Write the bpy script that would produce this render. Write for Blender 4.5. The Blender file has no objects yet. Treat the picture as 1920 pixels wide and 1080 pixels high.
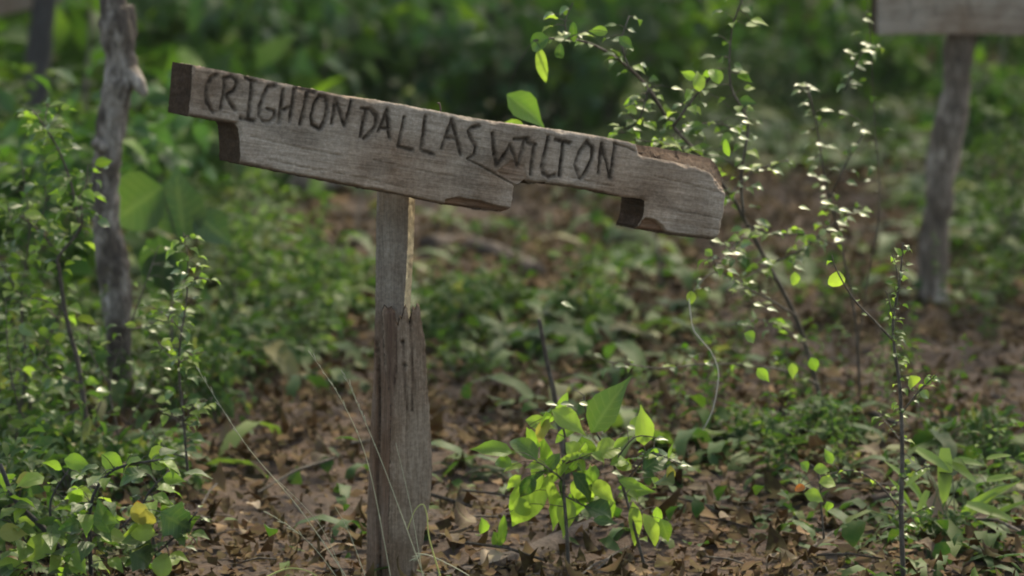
import bpy, math, random
import numpy as np
from mathutils import Vector, Matrix, geometry, noise

random.seed(11)
rng = np.random.default_rng(11)
S = bpy.context.scene
COL = S.collection
R = math.radians

# ------------------------------------------------------------------ camera
CAM_H, PITCH, LENS = 1.335, 0.14, 131.0
FPX = 1920 * LENS / 36.0
cd = bpy.data.cameras.new('camera')
cam = bpy.data.objects.new('camera', cd)
COL.objects.link(cam)
cam.location = (0, 0, CAM_H)
cam.rotation_euler = (math.pi / 2 - PITCH, 0, 0)
cd.lens = LENS
cd.sensor_width = 36
cd.clip_start = 0.1
cd.clip_end = 600
cd.dof.use_dof = True
cd.dof.focus_distance = 6.0
cd.dof.aperture_fstop = 3.7
S.camera = cam

# ------------------------------------------------------------------ light
SUN_EL, SUN_AZ = R(52), R(24)           # azimuth measured from +Y towards +X
w = bpy.data.worlds.new('World')
S.world = w
w.use_nodes = True
nt = w.node_tree
sky = nt.nodes.new('ShaderNodeTexSky')
sky.sky_type = 'NISHITA'
sky.sun_disc = False
sky.sun_elevation = SUN_EL
sky.sun_rotation = SUN_AZ
sky.dust_density = 2.5
sky.ozone_density = 0.6
nt.links.new(sky.outputs[0], nt.nodes['Background'].inputs[0])
nt.nodes['Background'].inputs[1].default_value = 0.15
sd = Vector((math.sin(SUN_AZ) * math.cos(SUN_EL), math.cos(SUN_AZ) * math.cos(SUN_EL), math.sin(SUN_EL)))
sl = bpy.data.lights.new('sun', 'SUN')
sl.energy = 2.1
sl.angle = R(0.53)
sl.color = (1, 0.95, 0.86)
so = bpy.data.objects.new('sun', sl)
COL.objects.link(so)
so.rotation_euler = sd.to_track_quat('Z', 'Y').to_euler()
so.location = sd * 40
S.view_settings.view_transform = 'Standard'
S.view_settings.look = 'None'
S.view_settings.exposure = 1.72
S.view_settings.gamma = 1
S.view_settings.use_white_balance = True      # camera white balance set for open shade
S.view_settings.white_balance_temperature = 7800
S.view_settings.white_balance_tint = 4
S.view_settings.use_curve_mapping = False
S.render.engine = 'CYCLES'
S.cycles.max_bounces = 8
S.cycles.transmission_bounces = 6
S.cycles.use_denoising = True
S.cycles.denoiser = 'OPENIMAGEDENOISE'
S.cycles.use_adaptive_sampling = False
S.cycles.pixel_filter_type = 'BLACKMAN_HARRIS'
S.cycles.filter_width = 1.9
S.cycles.sample_clamp_indirect = 4

# ------------------------------------------------------------------ helpers: places
CP, SP = math.cos(PITCH), math.sin(PITCH)
def ray(px, py):
    x = (px - 960) / FPX
    y = (540 - py) / FPX
    return Vector((x, CP + y * SP, -SP + y * CP))
def at(px, py, Y):
    d = ray(px, py)
    return Vector((0, 0, CAM_H)) + d * (Y / d.y)
def on_plane(px, py, p0, n):
    d = ray(px, py)
    o = Vector((0, 0, CAM_H))
    return o + d * ((p0 - o).dot(n) / d.dot(n))
def gz(x, y):
    z = 0.035 * noise.noise((x * 0.9, y * 0.9, 3.1)) + 0.022 * noise.noise((x * 2.7, y * 2.7, 8.0)) + 0.012 * noise.noise((x * 7, y * 7, 1.0))
    return z
def ground(px, py):
    d = ray(px, py)
    k = -CAM_H / d.z
    p = Vector((0, 0, CAM_H)) + d * k
    p.z = gz(p.x, p.y)
    return p
def px_m(Y):                      # metres that one photo pixel spans at depth Y
    return Y / FPX

# ------------------------------------------------------------------ helpers: objects
def tag(o, label=None, cat=None, group=None, kind=None):
    for k, v in (('label', label), ('category', cat), ('group', group), ('kind', kind)):
        if v:
            o[k] = v
    return o
def empty(name, loc, label, cat, group=None):
    o = bpy.data.objects.new(name, None)
    o.empty_display_size = 0.05
    COL.objects.link(o)
    o.location = loc
    return tag(o, label, cat, group)
def link(name, me, parent=None, mat=None):
    if mat is not None and not me.materials:
        me.materials.append(mat)
    o = bpy.data.objects.new(name, me)
    COL.objects.link(o)
    if parent is not None:
        o.parent = parent
    return o
def base_of(o):
    v = Vector((0, 0, 0))
    while o is not None:
        v += o.location
        o = o.parent
    return v
def copy_tree(o, parent=None):
    c = o.copy()
    COL.objects.link(c)
    if parent is not None:
        c.parent = parent
    for ch in list(o.children):
        copy_tree(ch, c)
    return c
def big_mesh(name, V, F, tint=None, smooth=False):
    """V (n,3), F (m,3|4) numpy -> mesh, quick"""
    me = bpy.data.meshes.new(name)
    k = F.shape[1]
    me.vertices.add(len(V))
    me.vertices.foreach_set('co', V.astype(np.float32).ravel())
    me.loops.add(F.size)
    me.loops.foreach_set('vertex_index', F.astype(np.int32).ravel())
    me.polygons.add(len(F))
    me.polygons.foreach_set('loop_start', np.arange(0, F.size, k, dtype=np.int32))
    me.polygons.foreach_set('loop_total', np.full(len(F), k, dtype=np.int32))
    if smooth:
        me.polygons.foreach_set('use_smooth', np.ones(len(F), dtype=bool))
    me.update(calc_edges=True)
    if tint is not None:
        a = me.attributes.new('tint', 'FLOAT', 'POINT')
        a.data.foreach_set('value', tint.astype(np.float32))
    return me
def frames(dirs, ups):
    """(n,3),(n,3) -> (n,3,3) with columns x, y=dir, z~up"""
    y = dirs / np.linalg.norm(dirs, axis=1, keepdims=True)
    x = np.cross(y, ups)
    x /= np.maximum(np.linalg.norm(x, axis=1, keepdims=True), 1e-6)
    z = np.cross(x, y)
    return np.stack([x, y, z], axis=2)
def scatter(tV, tF, pos, M, sc):
    n, k = len(pos), len(tV)
    V = np.einsum('nij,kj->nki', M, tV) * sc[:, None, None] + pos[:, None, :]
    F = tF[None, :, :] + (np.arange(n) * k)[:, None, None]
    return V.reshape(-1, 3), F.reshape(-1, tF.shape[1])
def smooth_line(pts, rad, n=5):
    P = [Vector(p) for p in pts]
    out, rr = [], []
    for i in range(len(P) - 1):
        a, b, c, d = P[max(i - 1, 0)], P[i], P[i + 1], P[min(i + 2, len(P) - 1)]
        for k in range(n):
            t = k / n
            out.append(0.5 * ((2 * b) + (c - a) * t + (2 * a - 5 * b + 4 * c - d) * t * t + (3 * b - a - 3 * c + d) * t ** 3))
            rr.append(rad[i] * (1 - t) + rad[i + 1] * t)
    out.append(P[-1]); rr.append(rad[-1])
    return out, rr
class Tubes:
    def __init__(self):
        self.v, self.f = [], []
    def add(self, pts, rad, sides=6, n=5, rough=0.0, seed=0.0, freq=30):
        pts, rad = smooth_line(pts, rad, n)
        b0 = len(self.v)
        up = Vector((0.3, 1, 0.2))
        for i, p in enumerate(pts):
            t = (pts[min(i + 1, len(pts) - 1)] - pts[max(i - 1, 0)]).normalized()
            x = t.cross(up).normalized()
            y = x.cross(t).normalized()
            for s in range(sides):
                a = 2 * math.pi * s / sides
                d = x * math.cos(a) + y * math.sin(a)
                r = rad[i]
                if rough:
                    q = p + d * r
                    r *= 1 + rough * noise.noise((q.x * freq + seed, q.y * freq, q.z * freq * 0.6)) + rough * 0.6 * noise.noise((q.x * freq * 3, q.y * freq * 3, q.z * freq * 2))
                self.v.append(p + d * r)
        for i in range(len(pts) - 1):
            for s in range(sides):
                a = b0 + i * sides + s
                b = b0 + i * sides + (s + 1) % sides
                self.f.append((a, b, b + sides, a + sides))
        self.f.append(tuple(b0 + s for s in reversed(range(sides))))
        self.f.append(tuple(b0 + (len(pts) - 1) * sides + s for s in range(sides)))
        return pts
    def mesh(self, name, mat, org=Vector((0, 0, 0))):
        me = bpy.data.meshes.new(name)
        me.from_pydata([tuple(v - org) for v in self.v], [], self.f)
        for p in me.polygons:
            p.use_smooth = True
        me.materials.append(mat)
        return me

# ------------------------------------------------------------------ materials
def newmat(name):
    m = bpy.data.materials.new(name)
    m.use_nodes = True
    t = m.node_tree
    for n in list(t.nodes):
        if n.type != 'OUTPUT_MATERIAL':
            t.nodes.remove(n)
    return m, t, t.nodes['Material Output']
def N(t, kind, **kw):
    n = t.nodes.new(kind)
    for k, v in kw.items():
        if hasattr(n, k) and not k[0].isupper():
            setattr(n, k, v)
    return n
def ramp(t, fac, stops, interp='LINEAR'):
    n = t.nodes.new('ShaderNodeValToRGB')
    cr = n.color_ramp
    cr.interpolation = interp
    while len(cr.elements) < len(stops):
        cr.elements.new(0.5)
    for e, (p, c) in zip(cr.elements, stops):
        e.position = p
        e.color = (*c, 1) if len(c) == 3 else c
    t.links.new(fac, n.inputs[0])
    return n.outputs[0]
def mix(t, fac, a, b, mode='MIX'):
    n = t.nodes.new('ShaderNodeMix')
    n.data_type = 'RGBA'
    n.blend_type = mode
    for sock, v in ((n.inputs[0], fac), (n.inputs[6], a), (n.inputs[7], b)):
        if isinstance(v, (int, float)):
            sock.default_value = v
        elif isinstance(v, tuple):
            sock.default_value = (*v, 1)
        else:
            t.links.new(v, sock)
    return n.outputs[2]
def noise_tex(t, vec, scale, detail=4, rough=0.6, mapping=None):
    if mapping:
        mp = t.nodes.new('ShaderNodeMapping')
        mp.inputs['Scale'].default_value = mapping
        t.links.new(vec, mp.inputs[0])
        vec = mp.outputs[0]
    n = t.nodes.new('ShaderNodeTexNoise')
    n.inputs['Scale'].default_value = scale
    n.inputs['Detail'].default_value = detail
    n.inputs['Roughness'].default_value = rough
    t.links.new(vec, n.inputs['Vector'])
    return n.outputs[0]
def bump(t, h, strength, dist=0.01):
    n = t.nodes.new('ShaderNodeBump')
    n.inputs['Strength'].default_value = strength
    n.inputs['Distance'].default_value = dist
    t.links.new(h, n.inputs['Height'])
    return n.outputs[0]
def attr(t, name):
    n = t.nodes.new('ShaderNodeAttribute')
    n.attribute_name = name
    return n.outputs['Fac']
def principled(t, col, rough=0.7, spec=0.4, normal=None):
    p = t.nodes.new('ShaderNodeBsdfPrincipled')
    t.links.new(col, p.inputs['Base Color'])
    if isinstance(rough, (int, float)):
        p.inputs['Roughness'].default_value = rough
    else:
        t.links.new(rough, p.inputs['Roughness'])
    p.inputs['Specular IOR Level'].default_value = spec
    if normal is not None:
        t.links.new(normal, p.inputs['Normal'])
    return p

def leaf_mat(name, stops, trans=0.42, rough=0.48, spec=0.32, source='object', veins=True, glow=(1.25, 1.45, 0.7)):
    m, t, out = newmat(name)
    if source == 'object':
        r = N(t, 'ShaderNodeObjectInfo').outputs['Random']
    else:
        r = attr(t, 'tint')
    tc = N(t, 'ShaderNodeTexCoord')
    col = ramp(t, r, stops)
    blot = noise_tex(t, tc.outputs['Object'], 3.0 if source == 'object' else 60.0, 3)
    col = mix(t, ramp(t, blot, [(0.35, (0, 0, 0)), (0.75, (0.55, 0.55, 0.55))]), col, mix(t, 0.6, col, (0.12, 0.115, 0.03)))
    nrm = None
    if veins and source == 'object':
        uv = t.nodes.new('ShaderNodeUVMap')
        sx = t.nodes.new('ShaderNodeSeparateXYZ')
        t.links.new(uv.outputs[0], sx.inputs[0])
        ab = N(t, 'ShaderNodeMath', operation='ABSOLUTE')
        t.links.new(sx.outputs[0], ab.inputs[0])
        mid = ramp(t, ab.outputs[0], [(0.0, (1, 1, 1)), (0.09, (0, 0, 0))])
        m1 = N(t, 'ShaderNodeMath', operation='MULTIPLY'); m1.inputs[1].default_value = 0.35
        t.links.new(ab.outputs[0], m1.inputs[0])
        sb = N(t, 'ShaderNodeMath', operation='SUBTRACT')
        t.links.new(sx.outputs[1], sb.inputs[0]); t.links.new(m1.outputs[0], sb.inputs[1])
        m2 = N(t, 'ShaderNodeMath', operation='MULTIPLY'); m2.inputs[1].default_value = 52
        t.links.new(sb.outputs[0], m2.inputs[0])
        sn = N(t, 'ShaderNodeMath', operation='SINE')
        t.links.new(m2.outputs[0], sn.inputs[0])
        side = ramp(t, sn.outputs[0], [(0.80, (0, 0, 0)), (1.0, (0.6, 0.6, 0.6))])
        vein = mix(t, 1.0, mid, side, 'LIGHTEN')
        col = mix(t, mix(t, 1.0, vein, (0.4, 0.4, 0.4), 'MULTIPLY'), col, mix(t, 0.5, col, (0.22, 0.26, 0.10)))
        nrm = bump(t, vein, 0.35, 0.002)
    p = principled(t, col, rough, spec, nrm)
    tr = t.nodes.new('ShaderNodeBsdfTranslucent')
    t.links.new(mix(t, 1.0, col, glow, 'MULTIPLY'), tr.inputs[0])
    ms = t.nodes.new('ShaderNodeMixShader')
    ms.inputs[0].default_value = trans
    t.links.new(p.outputs[0], ms.inputs[1]); t.links.new(tr.outputs[0], ms.inputs[2])
    t.links.new(ms.outputs[0], out.inputs[0])
    return m

LEAF = {
    'green': leaf_mat('leaf_green', [(0, (0.022, 0.062, 0.016)), (0.5, (0.042, 0.092, 0.02)), (1, (0.075, 0.125, 0.024))]),
    'lime': leaf_mat('leaf_lime', [(0, (0.11, 0.19, 0.032)), (0.5, (0.165, 0.25, 0.048)), (1, (0.23, 0.29, 0.065))], trans=0.55),
    'dark': leaf_mat('leaf_dark', [(0, (0.02, 0.055, 0.022)), (1, (0.05, 0.09, 0.035))]),
    'yellow': leaf_mat('leaf_yellow', [(0, (0.26, 0.27, 0.07)), (1, (0.20, 0.21, 0.05))], trans=0.5, glow=(1.2, 1.1, 0.7)),
    'orange': leaf_mat('leaf_orange', [(0, (0.38, 0.14, 0.03)), (1, (0.30, 0.10, 0.02))], trans=0.45, glow=(1.3, 1, 0.6)),
    'gloss': leaf_mat('leaf_gloss', [(0, (0.05, 0.10, 0.025)), (0.6, (0.08, 0.13, 0.03)), (1, (0.14, 0.18, 0.04))], rough=0.40, spec=0.65, trans=0.35, veins=False),
    'blade': leaf_mat('leaf_blade', [(0, (0.13, 0.20, 0.045)), (1, (0.20, 0.26, 0.07))], trans=0.45, veins=False),
    'dry': leaf_mat('leaf_dry', [(0, (0.05, 0.028, 0.018)), (0.6, (0.11, 0.068, 0.043)), (1, (0.30, 0.22, 0.155))], trans=0.12, rough=0.65, spec=0.15, glow=(1, 0.9, 0.8)),
}
BULK = {
    'broad': leaf_mat('foliage_broad', [(0, (0.009, 0.032, 0.010)), (0.35, (0.020, 0.066, 0.014)), (0.68, (0.044, 0.115, 0.016)), (1, (0.13, 0.21, 0.025))], source='attr', rough=0.6, spec=0.12),
    'blue': leaf_mat('foliage_blue', [(0, (0.014, 0.048, 0.022)), (0.5, (0.03, 0.085, 0.034)), (1, (0.06, 0.13, 0.045))], source='attr', rough=0.55, spec=0.16),
    'fine': leaf_mat('foliage_fine', [(0, (0.010, 0.033, 0.010)), (0.6, (0.026, 0.066, 0.014)), (1, (0.075, 0.12, 0.02))], source='attr', rough=0.6, spec=0.12),
    'grass': leaf_mat('grass_blades', [(0, (0.02, 0.055, 0.016)), (0.6, (0.04, 0.088, 0.024)), (0.9, (0.09, 0.13, 0.035)), (1, (0.20, 0.17, 0.09))], source='attr', rough=0.55, spec=0.16),
    'litter': leaf_mat('litter_leaves', [(0, (0.016, 0.008, 0.0045)), (0.45, (0.050, 0.026, 0.0135)), (0.8, (0.10, 0.056, 0.031)), (0.95, (0.19, 0.12, 0.075)), (1, (0.40, 0.30, 0.21))], source='attr', trans=0.08, rough=0.75, spec=0.05, glow=(1, 0.9, 0.8)),
    'crown': leaf_mat('crown_leaves', [(0, (0.03, 0.07, 0.02)), (1, (0.08, 0.13, 0.03))], source='attr', rough=0.45, trans=0.35),
}

def wood_mat(name, lo, mid, hi, fresh=(0.16, 0.085, 0.05), grain=1.0, end=False):
    m, t, out = newmat(name)
    tc = N(t, 'ShaderNodeTexCoord').outputs['Object']
    g1 = noise_tex(t, tc, 1.0, 5, 0.65, (4 * grain, 70, 70) if not end else (60, 60, 45))
    g2 = noise_tex(t, tc, 1.0, 4, 0.7, (22, 420, 420) if not end else (220, 220, 220))
    bl = noise_tex(t, tc, 7.0, 4, 0.6)
    sp = noise_tex(t, tc, 150.0, 3, 0.75)
    col = ramp(t, g1, [(0.28, lo), (0.5, mid), (0.74, hi)])
    col = mix(t, 0.40, col, ramp(t, g2, [(0.35, lo), (0.62, hi)]))
    col = mix(t, ramp(t, bl, [(0.42, (0, 0, 0)), (0.66, (0.75, 0.75, 0.75))]), col, mix(t, 1.0, col, (0.50, 0.42, 0.36), 'MULTIPLY'))
    saw = noise_tex(t, tc, 1.0, 3, 0.6, (160, 14, 14))
    col = mix(t, ramp(t, saw, [(0.45, (0, 0, 0)), (0.7, (0.3, 0.3, 0.3))]), col, mix(t, 1.0, col, (1.3, 1.27, 1.22), 'MULTIPLY'))
    bl2 = noise_tex(t, tc, 3.2, 3, 0.5)
    col = mix(t, ramp(t, bl2, [(0.45, (0, 0, 0)), (0.68, (0.45, 0.45, 0.45))]), col, mix(t, 1.0, col, (1.12, 0.92, 0.78), 'MULTIPLY'))
    col = mix(t, ramp(t, sp, [(0.40, (0.6, 0.6, 0.6)), (0.62, (0, 0, 0))]), col, mix(t, 1.0, col, (0.55, 0.53, 0.50), 'MULTIPLY'))
    fr = attr(t, 'fresh')
    fcol = mix(t, ramp(t, g2, [(0.3, (0, 0, 0)), (0.7, (1, 1, 1))]), tuple(c * 0.4 for c in fresh), tuple(c * 1.25 for c in fresh))
    col = mix(t, fr, col, fcol)
    bn = attr(t, 'burn_dark')
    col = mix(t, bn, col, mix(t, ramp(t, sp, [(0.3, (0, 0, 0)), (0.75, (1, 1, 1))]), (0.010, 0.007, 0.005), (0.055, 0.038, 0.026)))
    h = mix(t, 0.5, g1, g2)
    h = mix(t, 0.3, h, sp)
    p = principled(t, col, 0.88, 0.10, bump(t, h, 0.55, 0.004))
    t.links.new(p.outputs[0], out.inputs[0])
    return m
W_BOARD = wood_mat('weathered_board', (0.145, 0.116, 0.090), (0.268, 0.220, 0.177), (0.38, 0.32, 0.262))
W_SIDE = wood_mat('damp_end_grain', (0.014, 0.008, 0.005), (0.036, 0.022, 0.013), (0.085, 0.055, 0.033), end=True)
W_STAKE = wood_mat('weathered_stake', (0.115, 0.095, 0.077), (0.205, 0.173, 0.143), (0.285, 0.244, 0.206), grain=0.7)
W_SAWN = wood_mat('pale_sawn_wood', (0.32, 0.28, 0.19), (0.45, 0.41, 0.29), (0.55, 0.50, 0.36))
W_SPLINT = wood_mat('reddish_split_wood', (0.105, 0.074, 0.052), (0.215, 0.158, 0.114), (0.33, 0.255, 0.192), fresh=(0.095, 0.055, 0.038))

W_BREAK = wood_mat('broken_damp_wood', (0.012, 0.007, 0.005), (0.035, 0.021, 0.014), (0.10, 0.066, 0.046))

def bark_mat(name, dark, mid, pale, patch=0.56, scale=16):
    m, t, out = newmat(name)
    tc = N(t, 'ShaderNodeTexCoord').outputs['Object']
    a = noise_tex(t, tc, scale, 5, 0.65, (1, 1, 0.5))
    b = noise_tex(t, tc, scale * 6, 4, 0.7, (1, 1, 0.3))
    c = noise_tex(t, tc, scale * 0.9, 4, 0.6)
    col = ramp(t, b, [(0.3, dark), (0.65, mid)])
    col = mix(t, ramp(t, a, [(patch - 0.06, (0, 0, 0)), (patch + 0.08, (1, 1, 1))]), col, mix(t, ramp(t, b, [(0.3, (0, 0, 0)), (0.7, (1, 1, 1))]), mid, pale))
    col = mix(t, ramp(t, c, [(0.55, (0, 0, 0)), (0.72, (0.45, 0.45, 0.45))]), col, dark)
    p = principled(t, col, 0.85, 0.2, bump(t, mix(t, 0.5, a, b), 0.8, 0.012))
    t.links.new(p.outputs[0], out.inputs[0])
    return m
BARK_L = bark_mat('lichen_bark', (0.02, 0.015, 0.012), (0.085, 0.065, 0.051), (0.36, 0.31, 0.265), 0.54, 16)
BARK_D = bark_mat('dark_bark', (0.02, 0.018, 0.018), (0.05, 0.045, 0.042), (0.11, 0.10, 0.095), 0.62)
BARK_S = bark_mat('slate_bark', (0.05, 0.05, 0.055), (0.085, 0.085, 0.095), (0.15, 0.15, 0.16), 0.6)
BARK_P = bark_mat('grey_pole_bark', (0.035, 0.025, 0.018), (0.12, 0.09, 0.068), (0.36, 0.295, 0.24), 0.55, 13)
BARK_T = bark_mat('twig_bark', (0.035, 0.028, 0.022), (0.085, 0.07, 0.055), (0.16, 0.14, 0.12), 0.55, 60)
LOGM = bark_mat('rotten_log', (0.02, 0.014, 0.011), (0.06, 0.042, 0.032), (0.14, 0.11, 0.09), 0.6, 14)
def plain_mat(name, c1, c2, rough=0.7, scale=40, trans=0.0):
    m, t, out = newmat(name)
    tc = N(t, 'ShaderNodeTexCoord').outputs['Object']
    col = mix(t, noise_tex(t, tc, scale, 3), c1, c2)
    p = principled(t, col, rough, 0.4)
    t.links.new(p.outputs[0], out.inputs[0])
    return m
STEM_G = plain_mat('green_stem', (0.06, 0.085, 0.03), (0.10, 0.10, 0.05))
CULM_P = plain_mat('pale_culm', (0.22, 0.22, 0.13), (0.32, 0.30, 0.20), 0.5)
CULM_Y = plain_mat('yellow_culm', (0.26, 0.28, 0.07), (0.34, 0.33, 0.10), 0.5)
DRY_T = plain_mat('pale_dry_twig', (0.30, 0.26, 0.21), (0.42, 0.38, 0.32), 0.6)
RUST = plain_mat('rusty_iron', (0.03, 0.02, 0.015), (0.08, 0.04, 0.025), 0.7, 300)

def soil_mat():
    m, t, out = newmat('forest_soil')
    tc = N(t, 'ShaderNodeTexCoord').outputs['Object']
    a = noise_tex(t, tc, 1.3, 5, 0.6)
    b = noise_tex(t, tc, 26, 6, 0.7)
    c = noise_tex(t, tc, 140, 4, 0.7)
    col = ramp(t, b, [(0.3, (0.015, 0.008, 0.0045)), (0.5, (0.042, 0.0225, 0.0125)), (0.7, (0.085, 0.048, 0.028))])
    col = mix(t, ramp(t, a, [(0.4, (0, 0, 0)), (0.62, (0.6, 0.6, 0.6))]), col, mix(t, 1.0, col, (1.35, 1.25, 1.15), 'MULTIPLY'))
    col = mix(t, 0.35, col, ramp(t, c, [(0.35, (0.02, 0.015, 0.01)), (0.65, (0.13, 0.10, 0.08))]))
    p = principled(t, col, 0.9, 0.2, bump(t, mix(t, 0.4, b, c), 0.9, 0.02))
    t.links.new(p.outputs[0], out.inputs[0])
    return m
SOIL = soil_mat()

# ------------------------------------------------------------------ leaf shapes
def leaf_shape(kind, bend=0.2, fold=0.25, st=7, cross=2, wave=0.0, twist=0.0):
    """leaf of length 1 along +Y, base at the origin, upper side +Z"""
    prof = {'ovate': lambda s: 0.285 * math.sin(math.pi * min(1.0, s ** 0.72)) ** (0.75 + 0.9 * s),
            'round': lambda s: 0.40 * math.sin(math.pi * min(1, s * 0.98 + 0.01)) ** 0.6,
            'lance': lambda s: 0.17 * math.sin(math.pi * s ** 0.8) ** 0.8,
            'blade': lambda s: 0.085 * math.sin(math.pi * (0.12 + 0.88 * s) ** 0.9) ** 0.6,
            'lobed': lambda s: 0.40 * math.sin(math.pi * s ** 0.8) ** 0.8 * (1 + 0.28 * math.cos(s * 17))}[kind]
    V, UV = [], []
    ang = 0.0
    y = z = 0.0
    for i in range(st):
        s = i / (st - 1)
        if i:
            ang -= bend * 2 / (st - 1) * (0.4 + 1.2 * s)
            y += math.cos(ang) / (st - 1)
            z += math.sin(ang) / (st - 1)
        hw = max(prof(s), 0.004)
        tw = twist * s
        for j in range(-cross, cross + 1):
            q = j / cross
            lx = q * hw
            lz = abs(q) * hw * fold + wave * math.sin(s * 9 + 2.1 * q) * abs(q) * hw
            V.append((lx * math.cos(tw) - lz * math.sin(tw), y, z + lx * math.sin(tw) + lz * math.cos(tw)))
            UV.append((q * 0.5, s))
    k = 2 * cross + 1
    F = []
    for i in range(st - 1):
        for j in range(2 * cross):
            a = i * k + j
            F.append((a, a + 1, a + 1 + k, a + k))
    return np.array(V), np.array(F), UV
SHAPES = {}
for kd in ('ovate', 'round', 'lance', 'blade', 'lobed'):
    SHAPES[kd] = [leaf_shape(kd, b, f, 7, 2, wv, tw) for b, f, wv, tw in ((0.15, 0.30, 0.15, 0.1), (0.45, 0.22, 0.25, -0.3), (0.75, 0.35, 0.2, 0.35), (1.2, 0.7, 0.5, 0.9), (1.0, 1.0, 0.6, -1.1))]
LOW = {kd: [leaf_shape(kd, b, f, 4, 1, 0, tw) for b, f, tw in ((0.2, 0.3, 0.1), (0.6, 0.25, -0.3))] for kd in ('ovate', 'round', 'lance', 'blade')}
_leaf_cache = {}
def leaf_mesh(kd, v, colour):
    key = (kd, v, colour)
    if key not in _leaf_cache:
        V, F, UV = SHAPES[kd][v]
        me = big_mesh('leaf', V, F, None, True)
        uv = me.uv_layers.new(name='UVMap')
        for lp in me.loops:
            uv.data[lp.index].uv = UV[lp.vertex_index]
        me.materials.append(LEAF[colour])
        _leaf_cache[key] = me
    return _leaf_cache[key]
def add_leaf(parent, pos, d, up, size, kd='ovate', colour='green', v=None, name='leaf'):
    d = Vector(d).normalized()
    x = d.cross(Vector(up))
    if x.length < 1e-3:
        x = Vector((1, 0, 0))
    x.normalize()
    z = x.cross(d)
    o = link(name, leaf_mesh(kd, random.randrange(3) if v is None else v, colour), parent)
    m = Matrix((x, d, z)).transposed().to_4x4()
    o.matrix_local = Matrix.Translation(Vector(pos) - base_of(parent)) @ m @ Matrix.Scale(size, 4)
    stalk_to(parent, Vector(pos))
    return o
def ru(a, b):
    return random.uniform(a, b)
def leaves_along(parent, pts, n, size, kd, colours, spread=0.012, flat=0.5, s0=0.15):
    """leaves along a stem line; flat: share of leaves lying nearly level"""
    for i in range(n):
        s = s0 + (1 - s0) * (i + ru(-0.3, 0.3)) / max(n, 1)
        k = min(max(s, 0), 0.999) * (len(pts) - 1)
        a = int(k)
        p = pts[a].lerp(pts[a + 1], k - a)
        th = ru(0, 2 * math.pi)
        d = Vector((math.cos(th), math.sin(th) * 0.8, ru(-0.35, 0.45)))
        if random.random() < flat:
            up = Vector((ru(-0.25, 0.25), ru(-0.65, 0.05), 1))
            d.z *= 0.5
        else:
            up = Vector((ru(-1, 1), ru(-1, 0.6), ru(0.2, 1)))
        off = d.normalized() * ru(0.1, 1) * spread
        add_leaf(parent, p + off, d, up, size * ru(0.65, 1.3), kd, random.choice(colours))
def plant(name, label, cat, stems, Y, group=None, mat=BARK_T, base=None, part='stem', one=True):
    """stems: list of (px points, width px at start, width px at end[, Y end]); first one is the main stem.
    Returns the thing and the list of smoothed stem lines."""
    lines = []
    p0 = stems[0][0][0]
    b = base if base is not None else at(p0[0], p0[1], Y)
    root = empty(name, b, label, cat, group)
    tb = Tubes()
    for si, st in enumerate(stems):
        pts, w0, w1 = st[0], st[1], st[2]
        y0 = st[3] if len(st) > 3 else Y
        y1 = st[4] if len(st) > 4 else (y0 + ru(-0.1, 0.1) if si else y0)
        n = len(pts)
        P = [at(p[0], p[1], y0 + (y1 - y0) * i / max(n - 1, 1)) for i, p in enumerate(pts)]
        rad = [0.5 * (w0 + (w1 - w0) * i / max(n - 1, 1)) * px_m(Y) for i in range(n)]
        lines.append(tb.add(P, rad, 5, 4))
    STEMS[root.name] = (tb, mat, part, lines)
    return root, lines
STEMS = {}
def stalk_to(root, pos, reach=0.11):
    if root.name not in STEMS:
        return
    tb, _, _, lines = STEMS[root.name]
    best = min((p for ln in lines for p in ln), key=lambda p: (p - pos).length)
    if 0.003 < (best - pos).length < reach:
        m = best.lerp(pos, 0.55) + Vector((0, 0, 0.12 * (best - pos).length))
        tb.add([best, m, pos], [0.0009, 0.0007, 0.0005], 3, 2)
def finish_stems():
    for nm, (tb, mat, part, _) in STEMS.items():
        root = bpy.data.objects[nm]
        link(part, tb.mesh(part, mat, root.location), root)

# ------------------------------------------------------------------ ground
def make_ground():
    xs = np.concatenate([np.array([-60, -30, -15, -9]), np.arange(-6, 6.01, 0.06), np.array([9, 15, 30, 60])])
    ys = np.concatenate([np.array([-20, -5, 0, 3]), np.arange(4.5, 16, 0.06), np.arange(16, 30, 0.4), np.array([32, 40, 60])])
    V = np.array([(x, y, gz(x, y)) for y in ys for x in xs])
    nx = len(xs)
    i, j = np.meshgrid(np.arange(len(ys) - 1), np.arange(nx - 1), indexing='ij')
    a = (i * nx + j).ravel()
    F = np.stack([a, a + 1, a + 1 + nx, a + nx], 1)
    me = big_mesh('ground', V, F, None, True)
    me.materials.append(SOIL)
    return tag(link('ground', me), kind='structure')
make_ground()

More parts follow.
